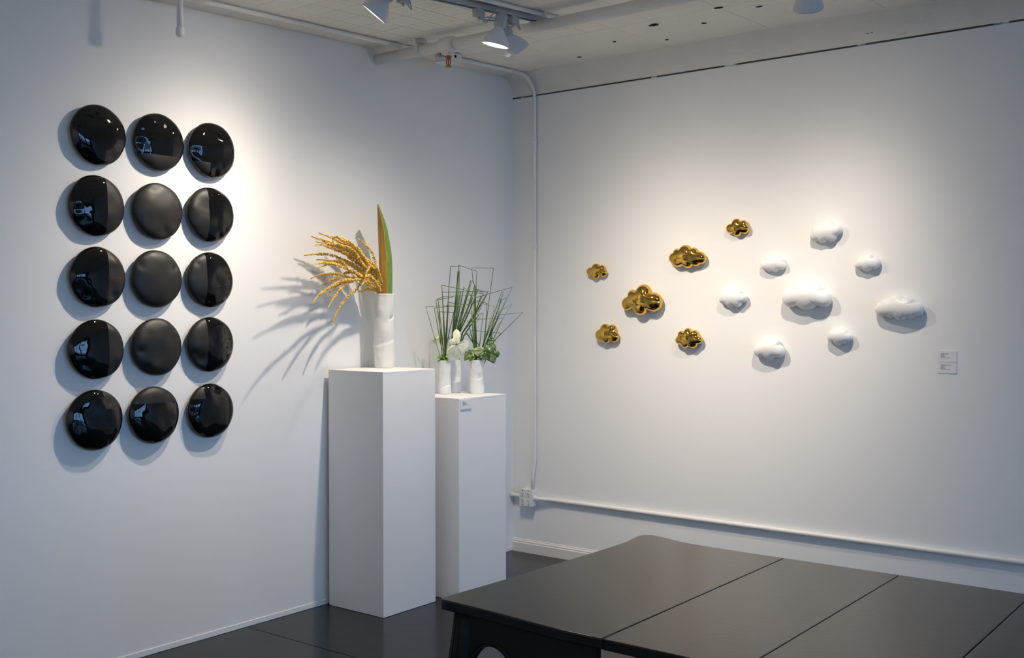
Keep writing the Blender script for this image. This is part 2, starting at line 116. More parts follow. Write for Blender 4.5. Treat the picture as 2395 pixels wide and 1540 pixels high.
def lathe(bm, prof, axis_o, axis_d, n=24, cap=(False, False)):
    o = Vector(axis_o); dd = Vector(axis_d).normalized(); x, y = frame_of(dd); rings = []
    for (t, rr) in prof:
        rings.append([bm.verts.new(o+dd*t+(x*math.cos(k*2*math.pi/n)+y*math.sin(k*2*math.pi/n))*max(rr, 1e-5)) for k in range(n)])
    for a, b in zip(rings, rings[1:]):
        for k in range(n):
            bm.faces.new((a[k], a[(k+1) % n], b[(k+1) % n], b[k]))
    if cap[0]: bm.faces.new(rings[0][::-1])
    if cap[1]: bm.faces.new(rings[-1])
    return bm
def arc_pts(c, a, b, r, a0, a1, n=8):
    return [Vector(c)+Vector(a)*r*math.cos(a0+(a1-a0)*i/n)+Vector(b)*r*math.sin(a0+(a1-a0)*i/n) for i in range(n+1)]
def catmull(P, n=8):
    P = [np.array(q, float) for q in P]; out = []
    for i in range(len(P)-1):
        p0, p1, p2, p3 = P[max(i-1, 0)], P[i], P[i+1], P[min(i+2, len(P)-1)]
        for k in range(n):
            t = k/n
            out.append(.5*((2*p1)+(-p0+p2)*t+(2*p0-5*p1+4*p2-p3)*t*t+(-p0+3*p1-3*p2+p3)*t**3))
    out.append(P[-1]); return out

# ------------------------------------------------------------------ materials
def mat(name, col, rough=.5, metal=0., bump=None, var=None, spec=.5, coat=0., trans=0.):
    """bump=(scale, distance[, detail]); var=(scale, amount) slow mottling of the colour"""
    m = bpy.data.materials.new(name); m.use_nodes = True; nt = m.node_tree; b = nt.nodes['Principled BSDF']
    b.inputs['Base Color'].default_value = (*col, 1); b.inputs['Roughness'].default_value = rough; b.inputs['Metallic'].default_value = metal
    b.inputs['Specular IOR Level'].default_value = spec; b.inputs['Coat Weight'].default_value = coat
    tc = nt.nodes.new('ShaderNodeTexCoord')
    if bump:
        n = nt.nodes.new('ShaderNodeTexNoise'); n.inputs['Scale'].default_value = bump[0]; n.inputs['Detail'].default_value = bump[2] if len(bump) > 2 else 4
        bp = nt.nodes.new('ShaderNodeBump'); bp.inputs['Distance'].default_value = bump[1]; bp.inputs['Strength'].default_value = 1
        nt.links.new(tc.outputs['Object'], n.inputs['Vector']); nt.links.new(n.outputs['Fac'], bp.inputs['Height']); nt.links.new(bp.outputs['Normal'], b.inputs['Normal'])
    if var:
        n = nt.nodes.new('ShaderNodeTexNoise'); n.inputs['Scale'].default_value = var[0]; n.inputs['Detail'].default_value = 3
        mx = nt.nodes.new('ShaderNodeMix'); mx.data_type = 'RGBA'
        mx.inputs[6].default_value = (*[c*(1-var[1]) for c in col], 1); mx.inputs[7].default_value = (*[min(1, c*(1+var[1])) for c in col], 1)
        nt.links.new(tc.outputs['Object'], n.inputs['Vector']); nt.links.new(n.outputs['Fac'], mx.inputs[0]); nt.links.new(mx.outputs[2], b.inputs['Base Color'])
    return m
def two_tone(name, c0, c1, scale, lo, hi, rough=.5, vec=None, detail=4, bump=0.):
    m = mat(name, c0, rough); nt = m.node_tree; b = nt.nodes['Principled BSDF']
    tc = nt.nodes.new('ShaderNodeTexCoord'); mp = nt.nodes.new('ShaderNodeMapping'); n = nt.nodes.new('ShaderNodeTexNoise'); cr = nt.nodes.new('ShaderNodeValToRGB')
    if vec: mp.inputs['Scale'].default_value = vec
    n.inputs['Scale'].default_value = scale; n.inputs['Detail'].default_value = detail
    cr.color_ramp.elements[0].position = lo; cr.color_ramp.elements[0].color = (*c0, 1)
    cr.color_ramp.elements[1].position = hi; cr.color_ramp.elements[1].color = (*c1, 1)
    nt.links.new(tc.outputs['Object'], mp.inputs[0]); nt.links.new(mp.outputs[0], n.inputs['Vector']); nt.links.new(n.outputs['Fac'], cr.inputs[0]); nt.links.new(cr.outputs[0], b.inputs['Base Color'])
    if bump:
        bp = nt.nodes.new('ShaderNodeBump'); bp.inputs['Distance'].default_value = bump
        nt.links.new(n.outputs['Fac'], bp.inputs['Height']); nt.links.new(bp.outputs['Normal'], b.inputs['Normal'])
    return m
def emit(name, col, s):
    m = bpy.data.materials.new(name); m.use_nodes = True; nt = m.node_tree; nt.nodes.clear()
    e = nt.nodes.new('ShaderNodeEmission'); e.inputs[0].default_value = (*col, 1); e.inputs[1].default_value = s
    o = nt.nodes.new('ShaderNodeOutputMaterial'); nt.links.new(e.outputs[0], o.inputs[0]); return m
M = dict(
 wall=mat('white_wall_paint', (.87, .87, .86), .75, bump=(140, .00025), var=(1.3, .012)),
 ceil=mat('painted_tin', (.90, .87, .80), .6, bump=(38, .006, 6), var=(4, .05)),
 dkwall=mat('dark_wall_paint', (.10, .095, .09), .7, bump=(60, .001)),
 cove=mat('painted_cove', (.84, .815, .75), .65, bump=(26, .006, 6), var=(6, .06)),
 paint=mat('white_gloss_paint', (.84, .83, .80), .4, bump=(90, .0006)),
 trimw=mat('baseboard_paint', (.80, .77, .73), .45, bump=(50, .0006)),
 ped=mat('pedestal_paint', (.86, .86, .86), .6, bump=(120, .0004), var=(2.5, .015)),
 floor=mat('dark_floor_paint', (.011, .0115, .0135), .22, bump=(9, .0008), var=(2.2, .18), spec=.28),
 under=mat('floor_joint', (.008, .008, .009), .8),
 gloss=mat('black_gloss_glaze', (.003, .003, .003), .025, spec=.5, bump=(5, .002, 1)),
 matte=mat('black_matte_glaze', (.014, .014, .0137), .47, spec=.40),
 gold=mat('gold_lustre', (.72, .43, .085), .07, 1.0),
 white=mat('white_glaze', (.83, .83, .82), .38, coat=.15),
 vase=mat('white_bisque', (.80, .79, .76), .55),
 vase2=mat('white_porcelain', (.82, .83, .82), .4),
 table=mat('black_lacquer', (.010, .0095, .009), .24, bump=(55, .0003), spec=.42),
 tdark=mat('black_table_frame', (.006, .006, .0065), .6, spec=.3),
 lamp=mat('lamp_enamel', (.74, .77, .80), .3),
 lampg=mat('lamp_grey', (.50, .51, .50), .4),
 lens=emit('lit_lens', (1.0, .93, .80), 9.0),
 track=mat('track_grey', (.50, .52, .54), .45),
 brass=mat('sprinkler_brass', (.42, .20, .05), .35, .9),
 dark=mat('dark_hole', (.010, .009, .008), .9),
 card=mat('card_white', (.83, .83, .86), .6),
 ink=mat('printed_ink', (.16, .16, .18), .8),
 outlet=mat('outlet_white', (.82, .81, .77), .35),
 amar=two_tone('amaranth_gold', (.70, .40, .045), (.95, .70, .19), 160, .35, .65, .6),
 stem=mat('amaranth_stem', (.62, .40, .09), .6, var=(60, .2)),
 sp_br=two_tone('spathe_brown', (.33, .17, .022), (.42, .25, .05), 14, .35, .7, .55, vec=(6, 6, 1)),
 sp_gr=two_tone('spathe_green', (.13, .26, .022), (.27, .38, .06), 30, .45, .75, .45, vec=(2, 2, 1)),
 grass=two_tone('grass_green', (.055, .12, .022), (.16, .26, .05), 20, .35, .65, .5),
 grassd=two_tone('grass_dark', (.035, .075, .018), (.09, .16, .035), 20, .35, .65, .5),
 grassl=two_tone('grass_light', (.22, .34, .06), (.34, .44, .11), 20, .35, .65, .5),
 leafw=two_tone('leaf_cream', (.74, .78, .50), (.88, .90, .74), 45, .3, .6, .5),
 leafg=two_tone('leaf_dark_mottled', (.035, .10, .025), (.50, .60, .32), 55, .50, .68, .45),
 leafm=two_tone('leaf_pale_green', (.30, .42, .14), (.68, .74, .44), 40, .35, .7, .5),
 vein=mat('leaf_vein', (.10, .17, .05), .6),
 moss=two_tone('sprig_green', (.10, .26, .01), (.30, .52, .03), 50, .35, .65, .5),
 street=mat('street_grey', (.18, .18, .19), .9),
 frame=mat('window_frame', (.10, .10, .11), .4),
)
def gap_material():
    m = two_tone('broken_seam', (.055, .05, .045), (.60, .58, .54), 7, .60, .66, .9, vec=(1.0, 1, 1), detail=8); return m
M['seam'] = gap_material()
gl = bpy.data.materials.new('window_glass'); gl.use_nodes = True; nt = gl.node_tree; nt.nodes.clear()
tr = nt.nodes.new('ShaderNodeBsdfTransparent'); tr.inputs[0].default_value = (.93, .95, .96, 1); gg = nt.nodes.new('ShaderNodeBsdfGlossy'); gg.inputs['Roughness'].default_value = .02
mx = nt.nodes.new('ShaderNodeMixShader'); mx.inputs[0].default_value = .06; oo = nt.nodes.new('ShaderNodeOutputMaterial')
nt.links.new(tr.outputs[0], mx.inputs[1]); nt.links.new(gg.outputs[0], mx.inputs[2]); nt.links.new(mx.outputs[0], oo.inputs[0]); M['glass'] = gl

# ------------------------------------------------------------------ the room
SL = .0385
def ceil_z(y): return 3.055+SL*y
# floor: painted boards over a dark base
fl = struct(obj('floor', boxm(0, ROOM_X, ROOM_Y, 0, -.06, -.004), M['under']))
g = .0022
ys = [0, -.92, -2.14, -3.36, -4.58, -5.80, ROOM_Y]
for i in range(len(ys)-1):
    off = 0 if i % 2 else -1.22
    x = off
    while x < ROOM_X:
        x0, x1 = max(x, 0)+g, min(x+2.44, ROOM_X)-g
        obj('floor_board', boxm(x0, x1, ys[i+1]+g, ys[i]-g, -.004, 0), M['floor'], fl)
        x += 2.44
# walls
struct(obj('wall_left', boxm(-.12, 0, ROOM_Y-.12, .12, -.06, 3.14), M['wall']))
struct(obj('wall_back', boxm(0, ROOM_X+.12, 0, .12, -.06, 2.917), M['wall']))
struct(obj('wall_front', boxm(0, ROOM_X+.12, ROOM_Y-.12, ROOM_Y, -.06, 3.1), M['wall']))
bm = bmesh.new()
box(bm, ROOM_X, ROOM_X+.12, ROOM_Y, 0, -.06, WIN_Z0); box(bm, ROOM_X, ROOM_X+.12, ROOM_Y, 0, WIN_Z1, 3.12)
e = [ROOM_Y]+[v for w in WIN for v in w]+[0]
for k in range(0, len(e), 2):
    box(bm, ROOM_X, ROOM_X+.12, e[k], e[k+1], WIN_Z0, WIN_Z1)
struct(obj('wall_right', bm, M['dkwall']))
for k, (y0, y1) in enumerate(WIN):
    bm = bmesh.new(); t = .05; xx = ROOM_X+.03
    box(bm, xx, xx+.06, y0, y0+t, WIN_Z0, WIN_Z1); box(bm, xx, xx+.06, y1-t, y1, WIN_Z0, WIN_Z1)
    box(bm, xx, xx+.06, y0+t, y1-t, WIN_Z0, WIN_Z0+t); box(bm, xx, xx+.06, y0+t, y1-t, WIN_Z1-t, WIN_Z1)
    box(bm, xx, xx+.06, y0+t, y1-t, 2.02, 2.02+t)
    w = struct(obj('window_%d' % (k+1), bm, M['frame']))
    obj('pane', boxm(xx+.025, xx+.031, y0+t, y1-t, WIN_Z0+t, 2.02), M['glass'], w)
    obj('pane', boxm(xx+.025, xx+.031, y0+t, y1-t, 2.02+t, WIN_Z1-t), M['glass'], w)
struct(obj('street_ground', boxm(ROOM_X+.12, ROOM_X+30, -25, 20, -.2, -.12), M['street']))
# ceiling: tin panels with pressed ridges, slightly sloping
ce = struct(obj('ceiling', pydata('ceiling', [(0, -.12, ceil_z(-.12)+.006), (ROOM_X, -.12, ceil_z(-.12)+.006), (ROOM_X, ROOM_Y, ceil_z(ROOM_Y)+.006), (0, ROOM_Y, ceil_z(ROOM_Y)+.006),
    (0, -.12, ceil_z(-.12)+.08), (ROOM_X, -.12, ceil_z(-.12)+.08), (ROOM_X, ROOM_Y, ceil_z(ROOM_Y)+.08), (0, ROOM_Y, ceil_z(ROOM_Y)+.08)],
    [(0, 1, 2, 3), (7, 6, 5, 4), (0, 4, 5, 1), (1, 5, 6, 2), (2, 6, 7, 3), (3, 7, 4, 0)]), M['ceil']))
def tin_panel(plain=False):
    bm = bmesh.new(); s = .61
    box(bm, .001, s-.001, -s+.001, -.001, 0, .008)
    for k in range(0 if plain else 4):
        a = k*s/4
        box(bm, a+.002, a+.010, -s+.002, -.002, -.0014, 0); box(bm, .002, s-.002, -a-.010, -a-.002, -.0012, 0)
        for j in range(4):
            b = j*s/4
            box(bm, a+.045, a+.117, -b-.117, -b-.045, -.0004, 0)
    me = bpy.data.meshes.new('tin_panel'); bm.to_mesh(me); bm.free(); me.materials.append(M['ceil']); return me
tp = tin_panel(); tp2 = tin_panel(True)
for i in range(8):
    for j in range(6):
        o = bpy.data.objects.new('tin_panel', tp if j > 1 or (j > 0 and i < 2) else tp2); COL.objects.link(o); o.parent = ce
        y = -.12-j*.61
        o.rotation_euler = (math.atan(SL), 0, 0); o.location = (.0+i*.61, y, ceil_z(y)-.001)
# cove along the back wall, dark broken seam under it
prof = [(-.004, 2.925), (-.004, 2.930), (0, 2.934)]+[(-.13+.13*math.cos(a), 2.934+.114*math.sin(a)) for a in np.linspace(.05, math.pi/2, 9)]
prof += [(-.13, 3.062), (-.004, 3.075)]
nx = 90; V = []; Fc = []
for i in range(nx+1):
    x = i*ROOM_X/nx
    for (y, z) in prof:
        w = .0025*noise.noise((x*3, y*9, z*9))
        V.append((x, y+(w if y < -.003 else 0), z+(w if z > 2.95 and z < 3.06 else 0)))
n = len(prof)
for i in range(nx):
    for k in range(n-1):
        a = i*n+k; Fc.append((a, a+1, a+n+1, a+n))
struct(obj('trim_1', pydata('cove', V, Fc), M['cove'], None, True))
struct(obj('trim_2', boxm(0, ROOM_X, -.0025, .05, 2.9165, 2.9265), M['seam']))
# baseboards
bm = bmesh.new()
pr = [(0, 0), (-.014, 0), (-.014, .058), (-.010, .062), (-.010, .070), (-.004, .078), (-.004, .082), (0, .084)]
a = [bm.verts.new((0, y, z)) for y, z in pr]; b = [bm.verts.new((ROOM_X, y, z)) for y, z in pr]
for k in range(len(pr)-1): bm.faces.new((a[k], b[k], b[k+1], a[k+1]))
struct(obj('baseboard_back', bm, M['trimw']))
struct(obj('baseboard_left', boxm(0, .0035, ROOM_Y, -.015, .002, .026), M['wall']))
# ragged holes and rust marks in the tin
random.seed(4)
def hole(x, y, z, sx, sy, rot, par=ce):
    bm = bmesh.new(); n = 10
    top = [bm.verts.new((sx*(.6+.6*random.random())*math.cos(k*.628), sy*(.6+.6*random.random())*math.sin(k*.628), 0)) for k in range(n)]
    bot = [bm.verts.new((v.co.x, v.co.y, -.003)) for v in top]
    bm.faces.new(bot[::-1])
    for k in range(n): bm.faces.new((top[k], top[(k+1) % n], bot[(k+1) % n], bot[k]))
    o = obj('ceiling_hole', bm, M['dark'], par); o.location = (x, y, z); o.rotation_euler = rot; return o
for (x, y, sx, sy, rz) in [(1.422, -.646, .030, .018, .2), (.692, -.257, .013, .010, .4), (1.832, -.737, .026, .012, .1), (1.061, -.458, .010, .007, .5), (1.63, -.50, .014, .008, .3), (.40, -2.35, .03, .008, 1.5), (1.99, -.62, .02, .007, .2), (1.30, -.30, .008, .008, 0), (2.15, -.40, .016, .005, .6), (.93, -1.9, .012, .012, 1)]:
    hole(x, y, ceil_z(y)-.003, sx, sy, (math.atan(SL), 0, rz))
for (x, z) in [(2.303, 2.976), (2.325, 2.977), (2.465, 2.948), (2.49, 2.949)]:
    dz = z-2.934; aa = math.asin(max(-1, min(1, dz/.114))); hole(x, -.13+.13*math.cos(aa)-.002, z, .008, .006, (math.pi/2-aa+.0, 0, 0))
# patch of old plaster round the pipe penetration
patch = [(-1.40, 3.008), (-1.34, 2.998), (-1.30, 2.975), (-1.275, 2.93), (-1.235, 2.912), (-1.12, 2.965), (-1.0, 3.02)]
V = [(0, y, z) for y, z in patch]+[(.003, y, z) for y, z in patch]; n = len(patch)
wp = struct(obj('trim_3', pydata('patch', V, [tuple(range(n, 2*n))]+[(k, (k+1) % n, (k+1) % n+n, k+n) for k in range(n)]), M['cove']))

# ------------------------------------------------------------------ pipes, conduit, outlet
sp = empty('sprinkler_pipe', (0, -1.235, 2.945)); tag(sp, 'thick white sprinkler pipe under the tin ceiling with a brass head', 'pipe')
obj('pipe', tube(bmesh.new(), [(.001, 0, 0), (3.5, 0, 0), (9.3, 0, 0)], .029, 20), M['paint'], sp, True)
bm = lathe(bmesh.new(), [(0, .0), (0, .036), (.006, .042), (.085, .042), (.091, .036), (.091, 0)], (.485, 0, 0), (1, 0, 0), 20)
tee = obj('tee_fitting', bm, M['paint'], sp, True)
obj('outlet_collar', lathe(bmesh.new(), [(0, .028), (.046, .028), (.05, .024), (.052, .016), (.052, 0)], (.53, 0, -.005), (0, 0, -1), 16), M['paint'], tee, True)
hd = obj('sprinkler_head', lathe(bmesh.new(), [(0, .013), (.012, .013), (.012, .017), (.018, .017), (.018, .010), (.024, .008), (.024, 0)], (.53, 0, -.048), (0, 0, -1), 12), M['brass'], sp, True)
bm = bmesh.new()
for s in (-1, 1):
    tube(bm, [(.53+s*.009, 0, -.07), (.53+s*.015, 0, -.085), (.53+s*.013, 0, -.1), (.53+s*.003, 0, -.112)], .0032, 6)
tube(bm, [(.53, 0, -.072), (.53, 0, -.108)], .003, 6)
obj('frame_arms', bm, M['brass'], hd, True)
obj('deflector', lathe(bmesh.new(), [(0, 0), (0, .018), (.002, .018), (.002, 0)], (.53, 0, -.112), (0, 0, -1), 12), M['brass'], hd)
hg = obj('hanger_strap', lathe(bmesh.new(), [(0, .029), (0, .033), (.03, .033), (.03, .029)], (.31, 0, 0), (1, 0, 0), 20), M['paint'], sp, True)
obj('hanger_rod', boxm(.317, .337, -.004, .004, .03, .062), M['paint'], hg)
obj('beam_clamp', boxm(.315, .352, -.02, .028, .036, .058), M['lampg'], hg)

cn = empty('ceiling_conduit', (.186, 0, 0)); tag(cn, 'thin white conduit along the ceiling edge and down the corner', 'conduit')
R_ = .0115
pts = [(.0, y, ceil_z(y)-R_-.004) for y in np.linspace(-5.2, -.92, 18)]
obj('ceiling_run', tube(bmesh.new(), pts, R_, 10), M['paint'], cn, True)
pts = [(.0, y, ceil_z(y)-R_-.004) for y in (-.80, -.5, -.25)]
zt = ceil_z(-.18)-R_-.004
pts += [(.0, -.16+.145*math.sin(a), zt-.145+.145*math.cos(a)) for a in np.linspace(.1, math.pi/2, 9)]
pts += [(.0, -.0145, z) for z in (2.7, 2.2, 1.5, .9, .62)]+[(.0-.003, -.0145, .58), (.0-.008, -.019, .54), (-.010, -.024, .50), (-.010, -.026, .4165)]
obj('corner_drop', tube(bmesh.new(), pts, R_, 10), M['paint'], cn, True)
for z in (2.62, 1.95):
    obj('strap', lathe(bmesh.new(), [(0, R_), (0, R_+.0025), (.014, R_+.0025), (.014, R_)], (0, -.0145, z), (0, 0, 1), 10), M['paint'], cn, True)
jb = empty('junction_box', (.20, -.862, 0)); tag(jb, 'white square junction box on the ceiling behind the brass sprinkler', 'junction box')
zc = ceil_z(-.86)
bevel(obj('box_body', boxm(-.055, .055, -.055, .055, zc-.052, zc-.0045), M['paint'], jb), .004)
bevel(obj('cover', boxm(-.058, .058, -.058, .058, zc-.056, zc-.052), M['paint'], jb), .002)
bm = lathe(bmesh.new(), [(0, .009), (.0012, .009), (.0012, 0)], (.0552, .0, zc-.026), (1, 0, 0), 12); obj('knockout', bm, M['dark'], jb)
bm = lathe(bmesh.new(), [(0, .009), (.0012, .009), (.0012, 0)], (.02, -.0552, zc-.024), (0, -1, 0), 12); obj('knockout', bm, M['dark'], jb)

ob = empty('outlet_box', (.142, 0, .362)); tag(ob, 'white surface-mounted box with four electrical sockets near the corner', 'outlet')
BX, BZ, BD = .051, .053, .05
bevel(obj('box_body', boxm(-BX, BX, -BD, -.0005, -BZ, BZ), M['outlet'], ob), .005)
cv = bevel(obj('cover_plate', boxm(-BX-.001, BX+.001, -BD-.003, -BD, -BZ-.001, BZ+.001), M['outlet'], ob), .004)
def socket(cx, cz):
    bm = bmesh.new(); n = 20; y = -BD-.003
    pts = [(cx+max(-.0145, min(.0145, .0175*math.cos(k*2*math.pi/n))), cz+.0165*math.sin(k*2*math.pi/n)) for k in range(n)]
    f = [bm.verts.new((x, y-.003, z)) for x, z in pts]; b = [bm.verts.new((x, y+.001, z)) for x, z in pts]
    bm.faces.new(f)
    for k in range(n): bm.faces.new((f[k], b[k], b[(k+1) % n], f[(k+1) % n]))
    s = obj('socket', bm, M['outlet'], ob)
    bm = bmesh.new(); y -= .0034
    box(bm, cx-.0075, cx-.0052, y, y+.001, cz-.001, cz+.009); box(bm, cx+.005, cx+.0073, y, y+.001, cz, cz+.008)
    lathe(bm, [(0, .0032), (.001, .0032), (.001, 0)], (cx, y+.001, cz-.0085), (0, -1, 0), 8)
    obj('slots', bm, M['dark'], s)
for cx in (-.024, .022):
    for cz in (.0205, -.0205): socket(cx, cz)
    for cz in (.044, -.045): obj('screw', lathe(bmesh.new(), [(0, .003), (.001, .003), (.001, 0)], (cx, -BD-.003, cz), (0, -1, 0), 8), M['dark'], ob)
cr = empty('wall_conduit', (0, 0, .362)); tag(cr, 'long white conduit running low along the back wall from the outlet box', 'conduit')
obj('run', tube(bmesh.new(), [(.196, -.03, 0), (.225, -.03, 0), (.26, -.026, -.001), (.30, -.017, -.001), (.34, -.014, -.001), (1.5, -.014, -.001), (3, -.014, -.0015), (9.3, -.014, -.0015)], .0135, 12), M['paint'], cr, True)
obj('connector', lathe(bmesh.new(), [(0, 0), (0, .017), (.012, .017), (.012, .015), (.03, .015), (.03, .0137)], (.1935, -.03, 0), (1, 0, 0), 12), M['paint'], cr, True)
stub = empty('conduit_stub', (0, 0, .362)); tag(stub, 'short white conduit stub between the outlet box and the room corner', 'conduit')
obj('pipe', tube(bmesh.new(), [(.002, -.024, .004), (.03, -.026, .004), (.0905, -.028, .002)], .0125, 12), M['paint'], stub, True)
obj('end_collar', lathe(bmesh.new(), [(0, .0), (0, .017), (.014, .017), (.014, .012)], (.001, -.024, .004), (1, 0, 0), 12), M['paint'], stub, True)

pd = empty('capped_pipe', (.25, -2.677, 2.744)); tag(pd, 'white capped pipe end hanging from the ceiling above the black discs', 'pipe')
top = ceil_z(-2.677)-2.744-.003
obj('pipe', tube(bmesh.new(), [(0, 0, .03), (0, 0, top)], .0135, 14), M['paint'], pd, True)
obj('cap', lathe(bmesh.new(), [(-.004, 0), (-.003, .010), (.002, .0165), (.012, .0185), (.034, .0185), (.038, .0165), (.038, .012)], (0, 0, 0), (0, 0, 1), 16), M['paint'], pd, True)
bevel(obj('ceiling_plate', boxm(-.12, .10, -.07, .16, top-.018, top-.001), M['cove'], pd), .004)

# ------------------------------------------------------------------ track lights
def make_track(name, a, b, label):
    a, b = Vector(a), Vector(b); t = empty(name, a); tag(t, label, 'track')
    L = (b-a).length; ang = math.atan2(b.y-a.y, b.x-a.x); t.rotation_euler = (0, -math.atan2(b.z-a.z, Vector((b.x-a.x, b.y-a.y)).length), ang)
    bm = bmesh.new(); box(bm, 0, L, -.018, .018, -.008, .008); box(bm, 0, L, -.018, -.012, -.016, -.008); box(bm, 0, L, .012, .018, -.016, -.008)
    obj('rail', bm, M['track'], t); obj('end_cap', boxm(-.004, 0, -.019, .019, -.017, .009), M['track'], t)
    obj('dark_groove', boxm(.002, L-.002, -.0118, .0118, -.0095, -.0082), M['dark'], t)
    return t
make_track('lighting_track', (1.105, -1.10, ceil_z(-1.1)-.014), (.88, -2.75, ceil_z(-2.75)-.014), 'grey lighting track beside a thin conduit, ending at the sprinkler pipe')
make_track('lighting_track', (2.44, -1.0, ceil_z(-1.0)-.014), (2.40, -2.6, ceil_z(-2.6)-.014), 'grey lighting track over the white ceramic clouds')
make_track('lighting_track', (1.0, -5.20, ceil_z(-5.20)-.014), (6.9, -5.20, ceil_z(-5.20)-.014), 'long grey lighting track added out of view for the fill spotlights')  # unseen rail, added only to carry the bounce-fill spots
tc_ = empty('track_conduit', (0, 0, 0)); tag(tc_, 'thin white conduit beside the lighting track meeting the sprinkler pipe', 'conduit')
pts = [(1.175-.03*0+(-.136)*t, -1.06-1.6*t, ceil_z(-1.06-1.6*t)-.014) for t in np.linspace(0, 1, 6)]
obj('pipe', tube(bmesh.new(), pts, .010, 10), M['paint'], tc_, True)
for t in (.12, .45):
    p_ = Vector(pts[0]).lerp(Vector(pts[-1]), t); obj('strap', boxm(p_.x-.016, p_.x+.016, p_.y-.008, p_.y+.008, p_.z-.0115, p_.z+.0075), M['paint'], tc_)

def beam(l, n):
    """reflector-lamp beam profile: cos^n core plus a wide spill"""
    l.use_nodes = True; nt = l.node_tree; e = nt.nodes['Emission']
    tc = nt.nodes.new('ShaderNodeTexCoord'); sx = nt.nodes.new('ShaderNodeSeparateXYZ'); ab = nt.nodes.new('ShaderNodeMath'); ab.operation = 'ABSOLUTE'
    pw = nt.nodes.new('ShaderNodeMath'); pw.operation = 'POWER'; pw.inputs[1].default_value = n
    wd = nt.nodes.new('ShaderNodeMath'); wd.operation = 'POWER'; wd.inputs[1].default_value = 2.0
    ad = nt.nodes.new('ShaderNodeMath'); ad.operation = 'MULTIPLY_ADD'; ad.inputs[1].default_value = .085      # wide spill round the core
    nt.links.new(ab.outputs[0], wd.inputs[0]); nt.links.new(wd.outputs[0], ad.inputs[0])
    nt.links.new(tc.outputs['Normal'], sx.inputs[0]); nt.links.new(sx.outputs[2], ab.inputs[0]); nt.links.new(ab.outputs[0], pw.inputs[0]); nt.links.new(pw.outputs[0], ad.inputs[2]); nt.links.new(ad.outputs[0], e.inputs['Strength'])
LAMP_LABELS = ['white spotlight bulb aimed at the black discs', 'white track spotlight with bright lit rim aimed at the tall vase',
  'white track spotlight turned to the gold clouds', 'white track spotlight over the white clouds', 'white fill spotlight added out of view, nearest the disc wall', 'white fill spotlight added out of view, behind the dining table', 'white fill spotlight added out of view, nearest the shop windows']
for i, (pos, aim, watt, cone, trk) in enumerate(SPOTS):
    pos, aim = Vector(pos), Vector(aim); dd = (aim-pos).normalized()
    e_ = empty('track_spotlight', pos); tag(e_, LAMP_LABELS[i], 'spotlight', 'track spotlights under the tin ceiling')
    bulb = lathe(bmesh.new(), [(-.016, .060), (-.004, .0635), (.0, .065), (-.006, .0655), (-.026, .059), (-.050, .046), (-.070, .030), (-.080, .0235), (-.098, .021), (-.098, 0)], (0, 0, 0), dd, 28)
    obj('bulb_reflector', bulb, M['lamp'], e_, True)
    obj('lens', lathe(bmesh.new(), [(-.012, 0), (-.012, .032), (-.014, .059)], (0, 0, 0), dd, 28), M['lens'], e_, True)
    obj('socket', lathe(bmesh.new(), [(-.088, .022), (-.091, .029), (-.146, .029), (-.152, .022), (-.152, 0)], (0, 0, 0), dd, 20), M['lampg'], e_, True)
    ty = trk[1]; tz = ceil_z(ty)-.03; T = Vector((trk[0], ty, tz))-pos
    ad = bevel(obj('track_adapter', boxm(T.x-.017, T.x+.017, T.y-.028, T.y+.028, T.z-.038, T.z+.0), M['lampg'], e_), .003)
    pv = -dd*.118; side = dd.cross(Vector((0, 0, 1))); side = side.normalized() if side.length > .1 else Vector((1, 0, 0))
    bm = bmesh.new()
    for s in (-1, 1):
        a = T+Vector((0, 0, -.036)); b = pv+side*s*.036
        tube(bm, [a, a+Vector((0, 0, -.012)), a.lerp(b, .5)+side*s*.012, b], .0042, 6)
    obj('yoke', bm, M['lampg'], e_, True)
    for s in (-1, 1): obj('pivot_knob', lathe(bmesh.new(), [(0, .009), (.010, .009), (.010, 0)], pv+side*s*.030, side*s, 10), M['lampg'], e_)
    tail = -dd*.150
    obj('cord', tube(bmesh.new(), catmull([T+Vector((.01, .012, -.036)), T+Vector((.02, .03, -.06)), (T+tail)/2+Vector((.02, .02, .01)), tail], 5), .003, 6), M['lampg'], e_, True)
    l = bpy.data.lights.new('spot_beam', 'SPOT'); l.energy = watt; l.color = LAMP; l.spot_size = math.radians(160); l.spot_blend = .6; beam(l, cone); l.shadow_soft_size = .026
    lo = bpy.data.objects.new('spot_beam', l); COL.objects.link(lo); lo.parent = e_
    lo.location = dd*.012; lo.rotation_euler = dd.to_track_quat('-Z', 'Y').to_euler()

# ------------------------------------------------------------------ pedestals and wall cards
def pedestal(name, x0, x1, y0, y1, h, label):
    o = empty(name, ((x0+x1)/2, (y0+y1)/2, 0)); tag(o, label, 'pedestal', 'white display pedestals')
    a, b = (x1-x0)/2, (y1-y0)/2
    bevel(obj('column', boxm(-a, a, -b, b, .001, h-.012), M['ped'], o), .0015)
    bevel(obj('top_panel', boxm(-a, a, -b, b, h-.012, h), M['ped'], o), .0015)
    return o
pedestal('pedestal', .03, .43, -1.625, -1.232, 1.245, 'taller white box pedestal carrying the tall vase of golden amaranth')
pedestal('pedestal', .132, .535, -1.161, -.757, 1.086, 'shorter white box pedestal carrying three small vases, with a card')
def text_mesh(w, lines, lh, seed):
    rnd = random.Random(seed); bm = bmesh.new()
    for k, ln in enumerate(lines):
        x = 0
        while x < ln*w:
            ww = min(rnd.uniform(.003, .008), ln*w-x)
            if ww < .0008: break
            z = -k*lh; box(bm, x, x+ww, -.0002, .0002, z-.0009, z+.0009); x += ww+.0013
    return bm
